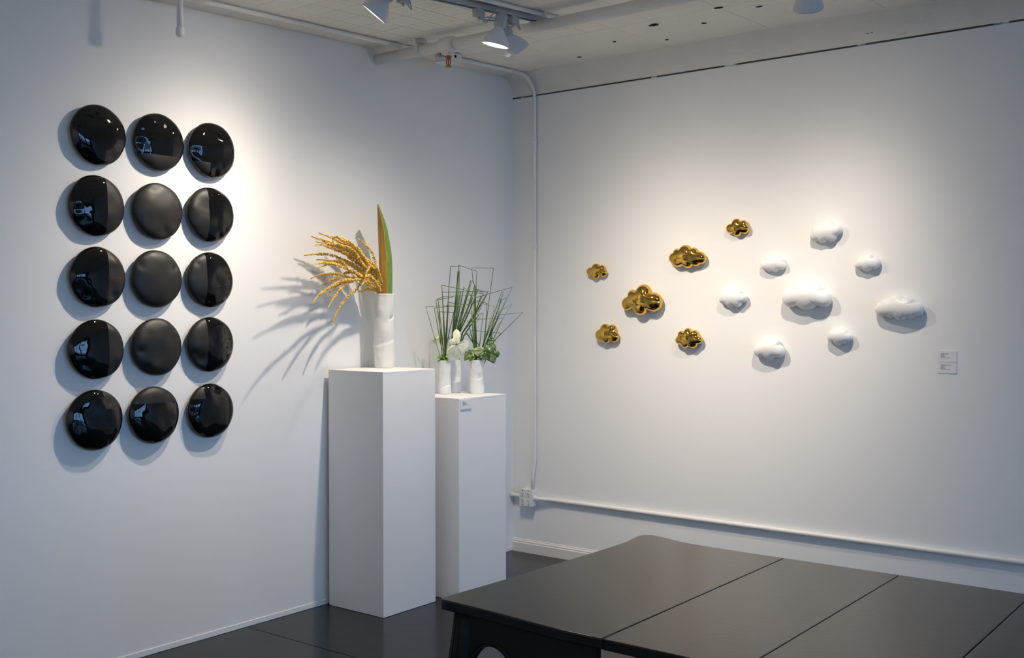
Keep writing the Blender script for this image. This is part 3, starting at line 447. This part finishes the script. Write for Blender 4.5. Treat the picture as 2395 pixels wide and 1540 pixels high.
def card(x0, z1, w, h, label, lines, rot=None, seed=1):
    c = empty('label_card', (x0, -.0005, z1)); tag(c, label, 'card')
    obj('card_sheet', boxm(0, w, -.003, 0, -h, 0), M['card'], c)
    t = obj('printed_text', text_mesh(.06, lines, .0036, seed), M['ink'], c); t.location = (.016, -.0031, -.0125)
    return c
card(2.658, 1.353, .091, .0535, 'small white printed card on the back wall, the upper one', [.62, .56, .3, .33, .28, .36, .72], seed=2)
card(2.658, 1.297, .091, .0535, 'small white printed card on the back wall, the lower one', [.9, .52, .28, .38, .3, .36, .78], seed=5)
c = card(0, 0, .088, .052, 'small white printed card stuck on the shorter pedestal', [.15, .5, .4, .48, .7, .3], seed=8)
c.location = (.5358, -1.150, 1.0785); c.rotation_euler = (0, 0, math.pi/2)

# ------------------------------------------------------------------ black discs
def disc_mesh(ry, rz, seed):
    rnd = random.Random(seed); nt, nr = 112, 26
    ph = [rnd.uniform(0, 6.28) for _ in range(6)]
    def R(t):
        w = .010*math.cos(2*(t-2.4+.3*math.sin(ph[0])))+.008*math.cos(3*t+ph[1])+.005*math.cos(5*t+ph[2])+.003*math.cos(8*t+ph[3])
        return 1+w
    bumps = [(rnd.uniform(0, 6.28), rnd.uniform(.72, .95), rnd.uniform(.08, .17), rnd.uniform(-.009, .006)) for _ in range(8)]
    V = []; F = []
    hb, H = .026, .036
    def height(t, rho):
        h = H*(.62*(1-rho**6)**.5+.38*(1-rho*rho))
        y, z = rho*math.cos(t), rho*math.sin(t)
        k = 1-rho**8
        for (a, rr, s, amp) in bumps:
            dy, dz = y-rr*math.cos(a), z-rr*math.sin(a); h += amp*k*math.exp(-(dy*dy+dz*dz)/(2*s*s))
        h += .0042*k*noise.noise((y*1.7+seed*7.1, z*1.7, seed*3.3))+.0004*k*noise.noise((y*5+seed*5.1, z*5, seed*1.3))
        return h
    V.append((hb+height(0, 0), 0, 0))
    rings = [math.sin((i+1)/nr*math.pi/2) for i in range(nr)]
    for rho in rings:
        for k in range(nt):
            t = k*2*math.pi/nt; q = R(t)
            V.append((hb+height(t, rho) if rho < .99999 else hb, rho*q*ry*math.cos(t), rho*q*rz*math.sin(t)))
    back = [.985, .95, .88, .75]; bh = [.72, .45, .18, .0]
    for rho, b in zip(back, bh):
        for k in range(nt):
            t = k*2*math.pi/nt; q = R(t); V.append((.001+(hb-.001)*b, rho*q*ry*math.cos(t), rho*q*rz*math.sin(t)))
    for k in range(nt): F.append((0, 1+k, 1+(k+1) % nt))
    tot = nr+len(back)
    for i in range(tot-1):
        a = 1+i*nt
        for k in range(nt):
            F.append((a+k, a+nt+k, a+nt+(k+1) % nt, a+(k+1) % nt))
    F.append(tuple(1+(tot-1)*nt+k for k in range(nt))[::-1])
    return V, F
ROWN = ['top', 'second', 'middle', 'fourth', 'bottom']
DISC_LABEL = {
 '11': 'glossy black ceramic disc with a matte lower right corner', '12': 'glossy black ceramic disc with a matte lower segment', '13': 'glossy black ceramic disc with a matte lower left corner',
 '21': 'glossy black disc with matte right strip, below the matte-lower-right-corner disc', '22': 'dented all-matte black disc, below the disc with a matte lower segment', '23': 'half matte half glossy black disc, below the matte-lower-left-corner disc',
 '31': 'glossy black disc with matte right strip, middle row of the grid', '32': 'all-matte black disc at the very centre of the grid', '33': 'half matte half glossy black disc, middle row of the grid',
 '41': 'glossy black disc with matte right strip, above the matte-upper-right-corner disc', '42': 'all-matte black disc, above the disc with a matte upper segment', '43': 'half matte half glossy black disc, above the matte-upper-left-corner disc',
 '51': 'glossy black ceramic disc with a matte upper right corner', '52': 'glossy black ceramic disc with a matte upper segment', '53': 'glossy black ceramic disc with a matte upper left corner'}
def is_matte(key, y, z):
    s = SPLITS.get(key)
    if key in ('22', '32', '42'): return True
    if key == '11': return y > s[0] and z < s[1]
    if key == '12': return z < s
    if key == '13': return y < s[0] and z < s[1]
    if key in ('21', '31', '41'): return y > s
    if key in ('23', '33', '43'): return y < s
    if key == '51': return y > s[0] and z > s[1]
    if key == '52': return z > s
    if key == '53': return y < s[0] and z > s[1]
for i, row in enumerate(PLATES):
    for j, (cy, cz, ry, rz) in enumerate(row):
        key = '%d%d' % (i+1, j+1)
        V, F = disc_mesh(.5*(ry+.129), .5*(rz+.129), i*3+j+1)
        me = pydata('disc', V, F)
        if key in ('22', '32', '42'):
            o = obj('ceramic_disc', me, M['matte'], None, True); o.location = (0, cy, cz)
        else:
            s = SPLITS[key]
            cuts = []
            if isinstance(s, (list, tuple)): cuts = [('y', s[0]), ('z', s[1])]
            else: cuts = [('z' if key in ('12', '52') else 'y', s)]
            bm = bmesh.new(); bm.from_mesh(me); bm.normal_update()
            for ax, v in cuts:
                co = (0, v-cy, 0) if ax == 'y' else (0, 0, v-cz); no = (0, 1, 0) if ax == 'y' else (0, 0, 1)
                bmesh.ops.bisect_plane(bm, geom=bm.verts[:]+bm.edges[:]+bm.faces[:], plane_co=co, plane_no=no)
            o = empty('ceramic_disc', (0, cy, cz))
            for nm, want, mm in (('glossy_glaze', False, 'gloss'), ('matte_glaze', True, 'matte')):
                b2 = bm.copy()
                kill = []
                for f in b2.faces:
                    c = f.calc_center_median()
                    if is_matte(key, c.y+cy, c.z+cz) != want: kill.append(f)
                bmesh.ops.delete(b2, geom=kill, context='FACES')
                obj(nm, b2, M[mm], o, True)
            bm.free()
        tag(o, DISC_LABEL[key], 'disc', 'black ceramic discs in a three by five grid')

# ------------------------------------------------------------------ ceramic clouds
def arc3(a, m, b, n=10):
    ax, ay = a; bx, by = m; cx, cy = b
    dd = 2*(ax*(by-cy)+bx*(cy-ay)+cx*(ay-by))
    if abs(dd) < 1e-9: return [a, m]
    ux = ((ax*ax+ay*ay)*(by-cy)+(bx*bx+by*by)*(cy-ay)+(cx*cx+cy*cy)*(ay-by))/dd
    uy = ((ax*ax+ay*ay)*(cx-bx)+(bx*bx+by*by)*(ax-cx)+(cx*cx+cy*cy)*(bx-ax))/dd
    a0, a1, a2 = (math.atan2(q[1]-uy, q[0]-ux) for q in (a, m, b)); rr = math.hypot(ax-ux, ay-uy)
    d1 = (a1-a0) % (2*math.pi); d2 = (a2-a0) % (2*math.pi)
    if d1 > d2: d2 -= 2*math.pi
    return [(ux+rr*math.cos(a0+d2*k/n), uy+rr*math.sin(a0+d2*k/n)) for k in range(n)]
def cloud_mesh(pts, hb, fat, soft):
    poly = []
    n = len(pts)
    for k in range(0, n, 2): poly += arc3(pts[k], pts[k+1], pts[(k+2) % n])
    P = np.array(poly); Q = np.roll(P, -1, 0); nt, nr = 150, 24
    th = np.arange(nt)*2*np.pi/nt; rad = np.zeros(nt)
    for k in range(nt):
        dx, dz = math.cos(th[k]), math.sin(th[k]); best = 0
        e = Q-P; den = dx*e[:, 1]-dz*e[:, 0]; den[np.abs(den) < 1e-12] = 1e-12
        t = (P[:, 0]*e[:, 1]-P[:, 1]*e[:, 0])/den; s = (P[:, 0]*dz-P[:, 1]*dx)/den
        ok = (t > 0) & (s >= -1e-6) & (s <= 1+1e-6); rad[k] = t[ok].max() if ok.any() else .03
    rad = (np.roll(rad, 1)+2*rad+np.roll(rad, -1))/4
    out = np.stack([rad*np.cos(th), rad*np.sin(th)], 1); out2 = np.roll(out, -1, 0); ev = out2-out; el = (ev**2).sum(1)
    half = min(np.ptp(out[:, 0]), np.ptp(out[:, 1]))/2; H = half*fat
    rho = np.sin((np.arange(nr)+1)/nr*np.pi/2); G = out[None]*rho[:, None, None]
    # inflated-pillow height: square root of the solution of laplace(u) = -1 inside the outline
    st = half/34; x0, z0 = out.min(0)-2*st; nxg, nzg = (np.ceil((np.ptp(out, axis=0)+4*st)/st)).astype(int)+1
    gx, gz = np.meshgrid(x0+np.arange(nxg)*st, z0+np.arange(nzg)*st, indexing='ij')
    an = np.arctan2(gz, gx) % (2*np.pi); rr = np.interp(an, np.append(th, 2*np.pi), np.append(rad, rad[0])); ins = (np.hypot(gx, gz) < rr)
    u = ins*1.0*half*half*.2
    for _ in range(700):
        v = .25*(np.roll(u, 1, 0)+np.roll(u, -1, 0)+np.roll(u, 1, 1)+np.roll(u, -1, 1)+st*st); u = np.where(ins, u+1.0*(v-u), 0)
    fi = np.clip((G[..., 0]-x0)/st, 0, nxg-1.001); fj = np.clip((G[..., 1]-z0)/st, 0, nzg-1.001); i0 = fi.astype(int); j0 = fj.astype(int); a_ = fi-i0; b_ = fj-j0
    us = u[i0, j0]*(1-a_)*(1-b_)+u[i0+1, j0]*a_*(1-b_)+u[i0, j0+1]*(1-a_)*b_+u[i0+1, j0+1]*a_*b_
    h = np.sqrt(np.maximum(us, 0)/u.max())
    w_ = G.reshape(-1, 2)[:, None]-out[None]; t_ = np.clip((w_*ev[None]).sum(2)/el[None], 0, 1); q_ = w_-t_[..., None]*ev[None]
    d_ = np.sqrt((q_**2).sum(2)).min(1).reshape(nr, nt); x_ = np.clip(d_/(half*(.26 if soft else .36)), 0, 1); f_ = np.sqrt(1-(1-x_)**2)
    h = .40*f_+.60*h**1.7 if soft else .38*f_+.62*h**1.25
    k_ = np.searchsorted(rho, .93); base_ = h[k_-1]/np.sqrt(1-rho[k_-1])
    for i in range(k_, nr): h[i] = base_*np.sqrt(max(0, 1-rho[i]))
    h[-1] = 0
    for _ in range(3):
        m = (np.roll(h, 1, 1)+np.roll(h, -1, 1)+2*h)/4; m[1:-1] = .5*m[1:-1]+.25*(m[:-2]+m[2:]); w = np.clip((1-rho)*6, 0, 1)[:, None]; h = h*(1-w)+m*w
    h0 = h[0].mean(); V = [(0, -hb-H*h0, 0)]; F = []
    for i in range(nr):
        for k in range(nt): V.append((G[i, k, 0], -hb-H*h[i, k], G[i, k, 1]))
    for s, b in ((.975, .68), (.93, .40), (.85, .15), (.7, .0)):
        for k in range(nt): V.append((out[k, 0]*s, -(.001+(hb-.001)*b), out[k, 1]*s))
    for k in range(nt): F.append((0, 1+(k+1) % nt, 1+k))
    for i in range(nr+3):
        a = 1+i*nt
        for k in range(nt): F.append((a+k, a+(k+1) % nt, a+nt+(k+1) % nt, a+nt+k))
    F.append(tuple(1+(nr+3)*nt+k for k in range(nt)))
    me = pydata('cloud', V, F)
    bm = bmesh.new(); bm.from_mesh(me); bmesh.ops.recalc_face_normals(bm, faces=bm.faces[:]); bm.to_mesh(me); bm.free()
    return me
CL = {'g1': 'smallest gold ceramic cloud, closest to the conduit in the corner', 'g2': 'wide gold ceramic cloud with many small lobes, second largest of the gold ones', 'g3': 'small five-lobed gold ceramic cloud, the highest of the gold ones',
 'g4': 'largest gold ceramic cloud with big round lobes', 'g5': 'compact gold ceramic cloud hung directly below the smallest gold cloud', 'g6': 'knobbly gold ceramic cloud hung lowest of the gold ones',
 'w1': 'white ceramic cloud hung highest of the white ones', 'w2': 'small white ceramic cloud between the wide gold cloud and the largest white cloud', 'w3': 'small domed white ceramic cloud above the widest white cloud',
 'w4': 'small white ceramic cloud with faint shadows, next to the largest gold cloud', 'w5': 'largest white ceramic cloud, thick and smooth', 'w6': 'widest white ceramic cloud, long and low, beside the wall cards',
 'w7': 'white ceramic cloud hung lowest of the white ones', 'w8': 'small white ceramic cloud below the largest white cloud, with fine bottom lobes'}
for (nm, kind, c, hb, pts) in CLOUDS:
    o = obj('ceramic_cloud', cloud_mesh([tuple(q) for q in pts], hb, .62 if kind == 'g' else .82, kind == 'w'), M['gold' if kind == 'g' else 'white'], None, True)
    o.location = (c[0], 0, c[1]); tag(o, CL[nm], 'cloud', 'gold ceramic clouds on the back wall' if kind == 'g' else 'white ceramic clouds on the back wall')

# ------------------------------------------------------------------ vases
def vase(name, base, h, prof, dents, mt, label, group=None, seed=0):
    nt, nz = 56, 56; V = []; F = []
    def rad(t, s):
        r = float(np.interp(s, [q[0] for q in prof], [q[1] for q in prof]))
        for (a, s0, wa, ws, amp) in dents:
            da = math.atan2(math.sin(t-a), math.cos(t-a)); g_ = math.exp(-(da/wa)**2)
            if ws < 0:      # pressed fold: sinks slowly towards the crease, then a ledge
                s1 = s0+.02*math.sin(da*3); g_ *= math.exp((s1-s)/-ws) if s > s1 else math.exp(-((s1-s)/.014)**2)
            else: g_ *= math.exp(-((s-s0)/ws)**2)
            r += amp*g_
        r += .0022*noise.noise((math.cos(t)*2+seed, math.sin(t)*2, s*7))+.0006*noise.noise((math.cos(t)*1.5+seed, math.sin(t)*1.5, s*120))
        return r
    for i in range(nz+1):
        s = i/nz
        for k in range(nt):
            t = k*2*math.pi/nt; r = rad(t, s); V.append((r*math.cos(t), r*math.sin(t), s*h))
    for (s, dr) in ((1.0, -.004), (.97, -.0048), (.8, -.005), (.6, -.006)):
        for k in range(nt):
            t = k*2*math.pi/nt; r = rad(t, s)+dr; V.append((r*math.cos(t), r*math.sin(t), s*h-.001))
    for i in range(nz+4):
        for k in range(nt):
            a = i*nt; F.append((a+k, a+(k+1) % nt, a+nt+(k+1) % nt, a+nt+k))
    F.append(tuple(range(nt))[::-1]); F.append(tuple((nz+4)*nt+k for k in range(nt)))
    o = obj(name, pydata(name, V, F), mt, None, True); o.location = base; tag(o, label, 'vase', group); return o
TC = math.atan2(-5.47+1.33, 4.24-.15)          # direction from the vases towards the viewer side of the room
vase('vase', (.15, -1.33, 1.2455), .4, [(0, .049), (.03, .052), (.2, .054), (.5, .055), (.8, .0565), (.97, .058), (1, .061)],
  [(TC-.42, .325, .55, -.10, -.015), (TC+.8, .372, .4, -.05, -.007), (TC+.85, .68, .33, -.07, -.013), (TC-1.5, .665, .6, -.07, -.013), (TC+1.5, .40, .5, -.06, -.006), (TC-1.6, .30, .4, .05, .004), (TC+.1, .62, .5, .06, -.004), (TC-.3, .78, .5, .06, .003), (TC+.3, .47, .5, .07, .003), (TC-1.0, .12, .3, .12, -.003)],
  M['vase'], 'tall crumpled white ceramic cylinder vase holding golden amaranth')
vase('vase', (*VASES['L'][:2], 1.0865), .19, [(0, .036), (.05, .038), (.5, .037), (1, .040)], [(TC+.3, .25, .5, -.3, -.009), (TC-.9, .6, .5, .3, .003), (TC+1.4, .5, .5, .2, -.005), (TC-.4, .2, .4, -.1, -.005)], M['vase2'], 'small dented white vase with broad cream leaf, next to the tall pedestal', 'small white vases', 4)
vase('vase', (*VASES['B'][:2], 1.0865), .19, [(0, .036), (.5, .038), (1, .038)], [(TC+.2, .5, .5, .2, -.005)], M['vase2'], 'small white vase in shade, tucked between the two other small vases', 'small white vases', 9)
vase('vase', (*VASES['R'][:2], 1.0865), .19, [(0, .040), (.1, .041), (.5, .039), (1, .0415)], [(TC+.4, .45, .6, -.2, -.007), (TC+1.2, .35, .5, .1, -.004), (TC-.5, .6, .4, .15, -.003)], M['vase2'], 'small white vase with dark mottled leaf, next to the room corner', 'small white vases', 14)

# ------------------------------------------------------------------ amaranth and spathe
am = empty('amaranth_bunch', (.15, -1.33, 1.62)); tag(am, 'bunch of drooping golden amaranth strands in the tall vase', 'flowers')
def ico():
    bm = bmesh.new(); bmesh.ops.create_icosphere(bm, subdivisions=1, radius=1); v = [x.co.copy() for x in bm.verts]; f = [tuple(q.index for q in p.verts) for p in bm.faces]; bm.free(); return v, f
IV, IF = ico(); rnd = random.Random(11)
o0 = Vector((.15, -1.33, 1.62))
extra = random.Random(5)
for src, cut in ((1, 0), (2, 1), (3, 1), (3, 2), (4, 1), (5, 1), (20, 0), (21, 0), (7, 2), (9, 1), (2, 2)):
    b_ = STRANDS[src][:len(STRANDS[src])-cut]
    STRANDS.append([[q[0]+extra.uniform(-.012, .03)*(k > 0), q[1]+extra.uniform(-.014, .014)*(k > 0), q[2]+extra.uniform(-.012, .012)*(k > 0)] for k, q in enumerate(b_)])
for si, s in enumerate(STRANDS):
    s = [list(q) for q in s]; k_ = math.hypot(s[0][0]-.15, s[0][1]+1.33)
    if k_ > .036: s[0][0], s[0][1] = .15+(s[0][0]-.15)*.036/k_, -1.33+(s[0][1]+1.33)*.036/k_
    s[0][2] = max(s[0][2], 1.648)
    P = catmull(s, 14); P = [Vector(q)-o0 for q in P]
    V = []; F = []
    acc = 0; L = sum((b-a).length for a, b in zip(P, P[1:])); dist = 0
    bm = tube(bmesh.new(), [Vector((rnd.uniform(-.012, .012), rnd.uniform(-.012, .012), -.06))]+P[:-1], .0026, 6)
    for a, b in zip(P, P[1:]):
        seg = (b-a).length; t0 = dist/L; dist += seg
        k = max(1, int(seg/.0042*2.9))
        for q in range(k):
            tt = t0
            fat = (.35 if tt < .18 and si not in (16, 17, 18, 19) else 1)*(1 if tt < .8 else 1-.75*(tt-.8)/.2)
            ctr = a.lerp(b, rnd.random())+Vector((rnd.gauss(0, 1), rnd.gauss(0, 1), rnd.gauss(0, 1))).normalized()*.0062*fat
            r = rnd.uniform(.0024, .0042)*(.5+.5*fat); base = len(V)
            sc = (rnd.uniform(.8, 1.3), rnd.uniform(.8, 1.3), rnd.uniform(.8, 1.3))
            V += [ctr+Vector((v.x*sc[0], v.y*sc[1], v.z*sc[2]))*r for v in IV]; F += [tuple(x+base for x in f) for f in IF]
    st = obj('strand', pydata('strand', V, F), M['amar'], am, True)
    obj('stalk', bm, M['stem'], st, True)
# spathe
sg = empty('palm_spathe', (.17, -1.37, 1.62)); tag(sg, 'tall pointed palm spathe, brown inside and green outside, in the tall vase', 'leaf')
o1 = Vector((.17, -1.37, 1.62))
Lf, Md, Rt = [[Vector(q)-o1 for q in catmull(c_, 8)] for c_ in SPATHE]
def strip(A, B, th):
    V = []; F = []; n = len(A)
    for a, b in zip(A, B):
        nrm = Vector((1, 0, 0))
        for k in range(6):
            t = k/5; bulge = math.sin(t*math.pi)*.004
            V.append(a.lerp(b, t)+nrm*bulge)
    m = len(V)
    V += [v-Vector((th, 0, 0)) for v in V]
    for i in range(n-1):
        for k in range(5):
            a = i*6+k; F.append((a, a+6, a+7, a+1)); F.append((m+a, m+a+1, m+a+7, m+a+6))
        F.append((i*6, m+i*6, m+i*6+6, i*6+6)); F.append((i*6+5, i*6+11, m+i*6+11, m+i*6+5))
    F.append(tuple(range((n-1)*6, n*6))+tuple(range(m+n*6-1, m+(n-1)*6-1, -1)))
    return pydata('spathe', V, F)
dn = [Vector((0, 0, -.05))]
def ext(c_): return c_+[c_[-1]+Vector((0, 0, -.06))]
obj('inner_side', strip(ext(Lf), ext(Md), .004), M['sp_br'], sg, True)
obj('outer_side', strip(ext(Md), ext(Rt), .004), M['sp_gr'], sg, True)
obj('ridge', tube(bmesh.new(), ext(Md), .0016, 6), M['stem'], sg, True)

# ------------------------------------------------------------------ folded grass, leaves and sprigs on the shorter pedestal
GL = {'L': 'spray of folded green grass blades in the vase with the cream leaf', 'B': 'dense upright sheaf of green grass blades in the middle small vase', 'R': 'spray of folded green grass blades in the vase by the corner'}
for key, lst in GRASS.items():
    vb = Vector(VASES[key]); vb.z = 1.0865
    gg = empty('grass_bundle', vb+Vector((0, 0, .15))); tag(gg, GL[key], 'grass')
    o2 = vb+Vector((0, 0, .15)); rg = random.Random(ord(key))
    for bi, s in enumerate(lst):
        P = [Vector(q)-o2 for q in s]
        P[0] = Vector((rg.uniform(-.016, .016), rg.uniform(-.016, .016), -.04))
        rr = []
        thick = .0038 if (key == 'B' or len(s) <= 3) else .0026
        for k in range(len(P)): rr.append(thick*(1 if k < 3 else .62))
        # keep folds crisp: split each leg into its own short run sharing the corner
        bm = tube(bmesh.new(), P, rr, 5)
        mm = M['grassl'] if (key == 'L' and bi in (6,)) or (key == 'R' and bi in (14,)) else (M['grassd'] if rg.random() < .45 else M['grass'])
        obj('grass_blade', bm, mm, gg, True)
def leaf(key, mt, label, stalk_to, veins, cup):
    c, P = LEAVES[key]; c = Vector(c); P = [Vector(q) for q in P]
    toc = Vector((math.cos(TC), math.sin(TC), .15)).normalized()
    e_ = empty('caladium_leaf', c); tag(e_, label, 'leaf')
    ring = [Vector(q) for q in catmull([tuple(q) for q in P+[P[0]]], 3)][:-1]; n = len(ring); nr = 6
    V = [Vector((0, 0, 0))]; F = []; rnd2 = random.Random(len(key))
    for i in range(1, nr+1):
        t = i/nr
        for k, q in enumerate(ring):
            v = (q-c)*t; rr = v.length
            V.append(v+toc*(-cup*rr*rr*9+.0035*t*math.sin(k*2*math.pi/n*5+1)))
    for k in range(n): F.append((0, 1+k, 1+(k+1) % n))
    for i in range(nr-1):
        a = 1+i*n
        for k in range(n): F.append((a+k, a+n+k, a+n+(k+1) % n, a+(k+1) % n))
    m = len(V); V += [v-toc*.0012 for v in V]; F += [tuple(x+m for x in f[::-1]) for f in F]
    a = 1+(nr-1)*n
    for k in range(n): F.append((a+k, m+a+k, m+a+(k+1) % n, a+(k+1) % n))
    bl = obj('blade', pydata('blade', V, F), mt, e_, True)
    bm = bmesh.new()
    for q in range(veins):
        k = int(q*n/veins); pts = [V[0]+toc*.0006]+[V[1+i*n+k]+toc*.0006 for i in range(nr)]
        tube(bm, pts[:-1], [.0009-.0001*z for z in range(nr)], 4)
    obj('veins', bm, M['vein'], bl, True)
    st = Vector(stalk_to)-c
    obj('petiole', tube(bmesh.new(), catmull([Vector((0, 0, 0))-toc*.002, st*.55-toc*.012+Vector((0, 0, .03)), st+Vector((0, 0, .035)), st], 6), .0016, 6), M['moss'], e_, True)
vt = {k: Vector((v[0], v[1], 1.255)) for k, v in VASES.items()}
leaf('front', M['leafw'], 'broad three-lobed cream caladium leaf with green veins', vt['L'], 11, .5)
leaf('curl', M['leafw'], 'curled cream caladium leaf behind the grass stems', vt['L'], 7, 1.2)
leaf('cream', M['leafm'], 'pale green and cream caladium leaf beside the dark mottled leaf', vt['R'], 6, .8)
leaf('dark', M['leafg'], 'dark green mottled caladium leaf drooping over the vase rim', vt['R'], 8, .8)
leaf('top', M['leafm'], 'small pale green leaf standing behind the dark mottled leaf', vt['R'], 5, .8)
leaf('droop', M['leafm'], 'drooping pale green leaf between the small vases', vt['B'], 5, .8)
def sprig(c, n, seed, label, spread):
    e_ = empty('leafy_sprig', c); tag(e_, label, 'greenery', 'green sprigs in the small vases'); rnd = random.Random(seed)
    for k in range(n):
        a = rnd.uniform(0, 6.28); up = rnd.uniform(-.25, 1.0); L = rnd.uniform(.6, 1)*spread
        dd = Vector((math.cos(a), math.sin(a), up)).normalized(); s = dd.cross(Vector((0, 0, 1)))
        s = s.normalized() if s.length > .1 else Vector((1, 0, 0)); w = L*.20; nn = s.cross(dd)
        b = Vector((rnd.uniform(-.012, .012), rnd.uniform(-.012, .012), rnd.uniform(-.004, .012)))
        V = [b, b+dd*L*.4+s*w+nn*.003, b+dd*L*.75+s*w*.8, b+dd*L-Vector((0, 0, .006)), b+dd*L*.75-s*w*.8, b+dd*L*.4-s*w+nn*.003]
        V += [v-nn*.0008 for v in V]
        F = [(0, 1, 2, 3, 4, 5), (11, 10, 9, 8, 7, 6)]+[(q, q+6, (q+1) % 6+6, (q+1) % 6) for q in range(6)]
        obj('leaflet', pydata('leaflet', V, F), M['moss'], e_)
to = Vector((math.cos(TC), math.sin(TC), 0)); lf_ = Vector((math.sin(TC), -math.cos(TC), 0))
sprig(Vector(VASES['L'])+Vector((0, 0, .192))+to*.012+lf_*.012, 34, 3, 'bright green leafy sprig at the rim of the vase with the cream leaf', .042)
sprig(Vector(VASES['R'])+Vector((0, 0, .190))+to*.014+lf_*.030, 28, 6, 'green leafy sprig at the rim of the vase by the corner', .036)

# ------------------------------------------------------------------ table
tb = empty('dining_table', (3.2, -2.775, 0)); tag(tb, 'long black lacquered dining table with leaves, scalloped corners and carved apron', 'table')
TX, TY = 3.2, -2.775
far = [(2.836, -2.243), (2.71, -2.243), (2.57, -2.240), (2.47, -2.232), (2.40, -2.212), (2.347, -2.198), (2.315, -2.200), (2.296, -2.216), (2.290, -2.24), (2.297, -2.29), (2.307, -2.36), (2.308, -2.52), (2.302, -2.75), (2.300, -2.9), (2.293, -3.06), (2.287, -3.18), (2.283, -3.25), (2.287, -3.276), (2.305, -3.284), (2.36, -3.285), (2.434, -3.289), (2.525, -3.296), (2.602, -3.304), (2.709, -3.312), (2.773, -3.312), (2.836, -3.309)]
cur = [(q[0], q[1]) for q in catmull(far, 4)]
def slab(poly, z0, z1, name, mt, par, bev=.006):
    bm = bmesh.new(); a = [bm.verts.new((x-TX, y-TY, z0)) for x, y in poly]; b = [bm.verts.new((x-TX, y-TY, z1)) for x, y in poly]; n = len(poly)
    bm.faces.new(a[::-1]); bm.faces.new(b)
    for k in range(n): bm.faces.new((a[k], a[(k+1) % n], b[(k+1) % n], b[k]))
    bmesh.ops.recalc_face_normals(bm, faces=bm.faces[:])
    o = obj(name, bm, mt, par); m = o.modifiers.new('bevel', 'BEVEL'); m.width = bev; m.segments = 3; m.limit_method = 'ANGLE'; m.angle_limit = math.radians(60); return o
slab(cur, .732, .76, 'top_end', M['table'], tb, .004)
slab([(2*TX-x, y) for x, y in cur][::-1], .732, .76, 'top_end', M['table'], tb, .004)
slab([(2.8372, -2.243), (2.8372, -3.309), (3.1994, -3.306), (3.1994, -2.240)], .732, .7597, 'leaf', M['table'], tb, .0025)
slab([(3.2006, -2.240), (3.2006, -3.306), (3.5628, -3.309), (3.5628, -2.243)], .732, .7597, 'leaf', M['table'], tb, .0025)
def apron(pts, y, th, name='apron'):
    """profile in x,z extruded along y"""
    V = [(x-TX, y-TY, z) for x, z in pts]+[(x-TX, y+th-TY, z) for x, z in pts]; n = len(pts)
    F = [tuple(range(n)), tuple(range(2*n-1, n-1, -1))]+[(k, k+n, (k+1) % n+n, (k+1) % n) for k in range(n)]
    me = pydata(name, V, F); bm = bmesh.new(); bm.from_mesh(me); bmesh.ops.recalc_face_normals(bm, faces=bm.faces[:]); bm.to_mesh(me); bm.free()
    return obj(name, me, M['tdark'], tb)
arch = [(2.372+.165*t, .562+.092*math.sin(math.pi*t)**.55) for t in np.linspace(0, 1, 17)]
pr = [(2.33, .731), (2.33, .56)]+arch+[(2.56, .548), (2.66, .552), (2.787, .575), (2.787, .731)]
mol = [(x-(.008 if i < 8 else -.008 if i > 8 else 0), z+.010) for i, (x, z) in enumerate(arch)]
for sx in (0, 1):
    f = (lambda q: q) if sx == 0 else (lambda q: [(2*TX-x, z) for x, z in q])
    for y, th in ((-3.262, .022), (-2.288-.022, .022)):
        ap = apron(f(pr), y, th)
        yy = y-.001 if y < TY else y+th+.001
        obj('arch_moulding', tube(bmesh.new(), [(x-TX, yy-TY, z) for x, z in f(mol)], .004, 6), M['tdark'], ap, True)
    xe = 2.335 if sx == 0 else 2*TX-2.335-.022
    obj('end_apron', boxm(xe-TX, xe+.022-TX, -3.235-TY, -2.315-TY, .668, .731), M['tdark'], tb)
for x0, x1 in ((2.918, 3.17), (3.23, 3.482)):
    obj('leaf_apron', boxm(x0-TX, x1-TX, -3.262-TY, -3.24-TY, .60, .7315), M['tdark'], tb)
    obj('leaf_apron', boxm(x0-TX, x1-TX, -2.31-TY, -2.288-TY, .60, .7315), M['tdark'], tb)
obj('slide_rail', boxm(2.5-TX, 3.9-TX, -.2, -.15, .69, .7315), M['tdark'], tb); obj('slide_rail', boxm(2.5-TX, 3.9-TX, .15, .2, .69, .7315), M['tdark'], tb)
def leg(x, y, sx, sy):
    bm = bmesh.new(); out = Vector((sx, sy, 0)).normalized()
    ks = [(.731, .0, .030), (.66, .003, .033), (.58, .010, .036), (.48, .012, .034), (.36, .002, .028), (.22, -.014, .025), (.10, -.012, .022), (.05, .004, .024), (.02, .018, .028), (.001, .022, .028)]
    lg = obj('leg', tube(bm, [Vector((x-TX, y-TY, z))+out*o_ for z, o_, r in ks], [r for z, o_, r in ks], 12), M['tdark'], tb, True)
    bm = bmesh.new()
    for k in range(5):
        a = (k-2)*.35; dd = (Matrix.Rotation(a, 3, 'Z') @ out)
        pts = [Vector((x-TX, y-TY, z))+out*o_+dd*r*.98 for z, o_, r in ks[:5]]
        tube(bm, pts, [.003, .006, .007, .005, .002], 6)
    obj('carved_acanthus', bm, M['tdark'], lg, True)
for sx in (-1, 1):
    for sy in (-1, 1):
        leg(TX+sx*(TX-2.352), TY+sy*.470, sx, sy)
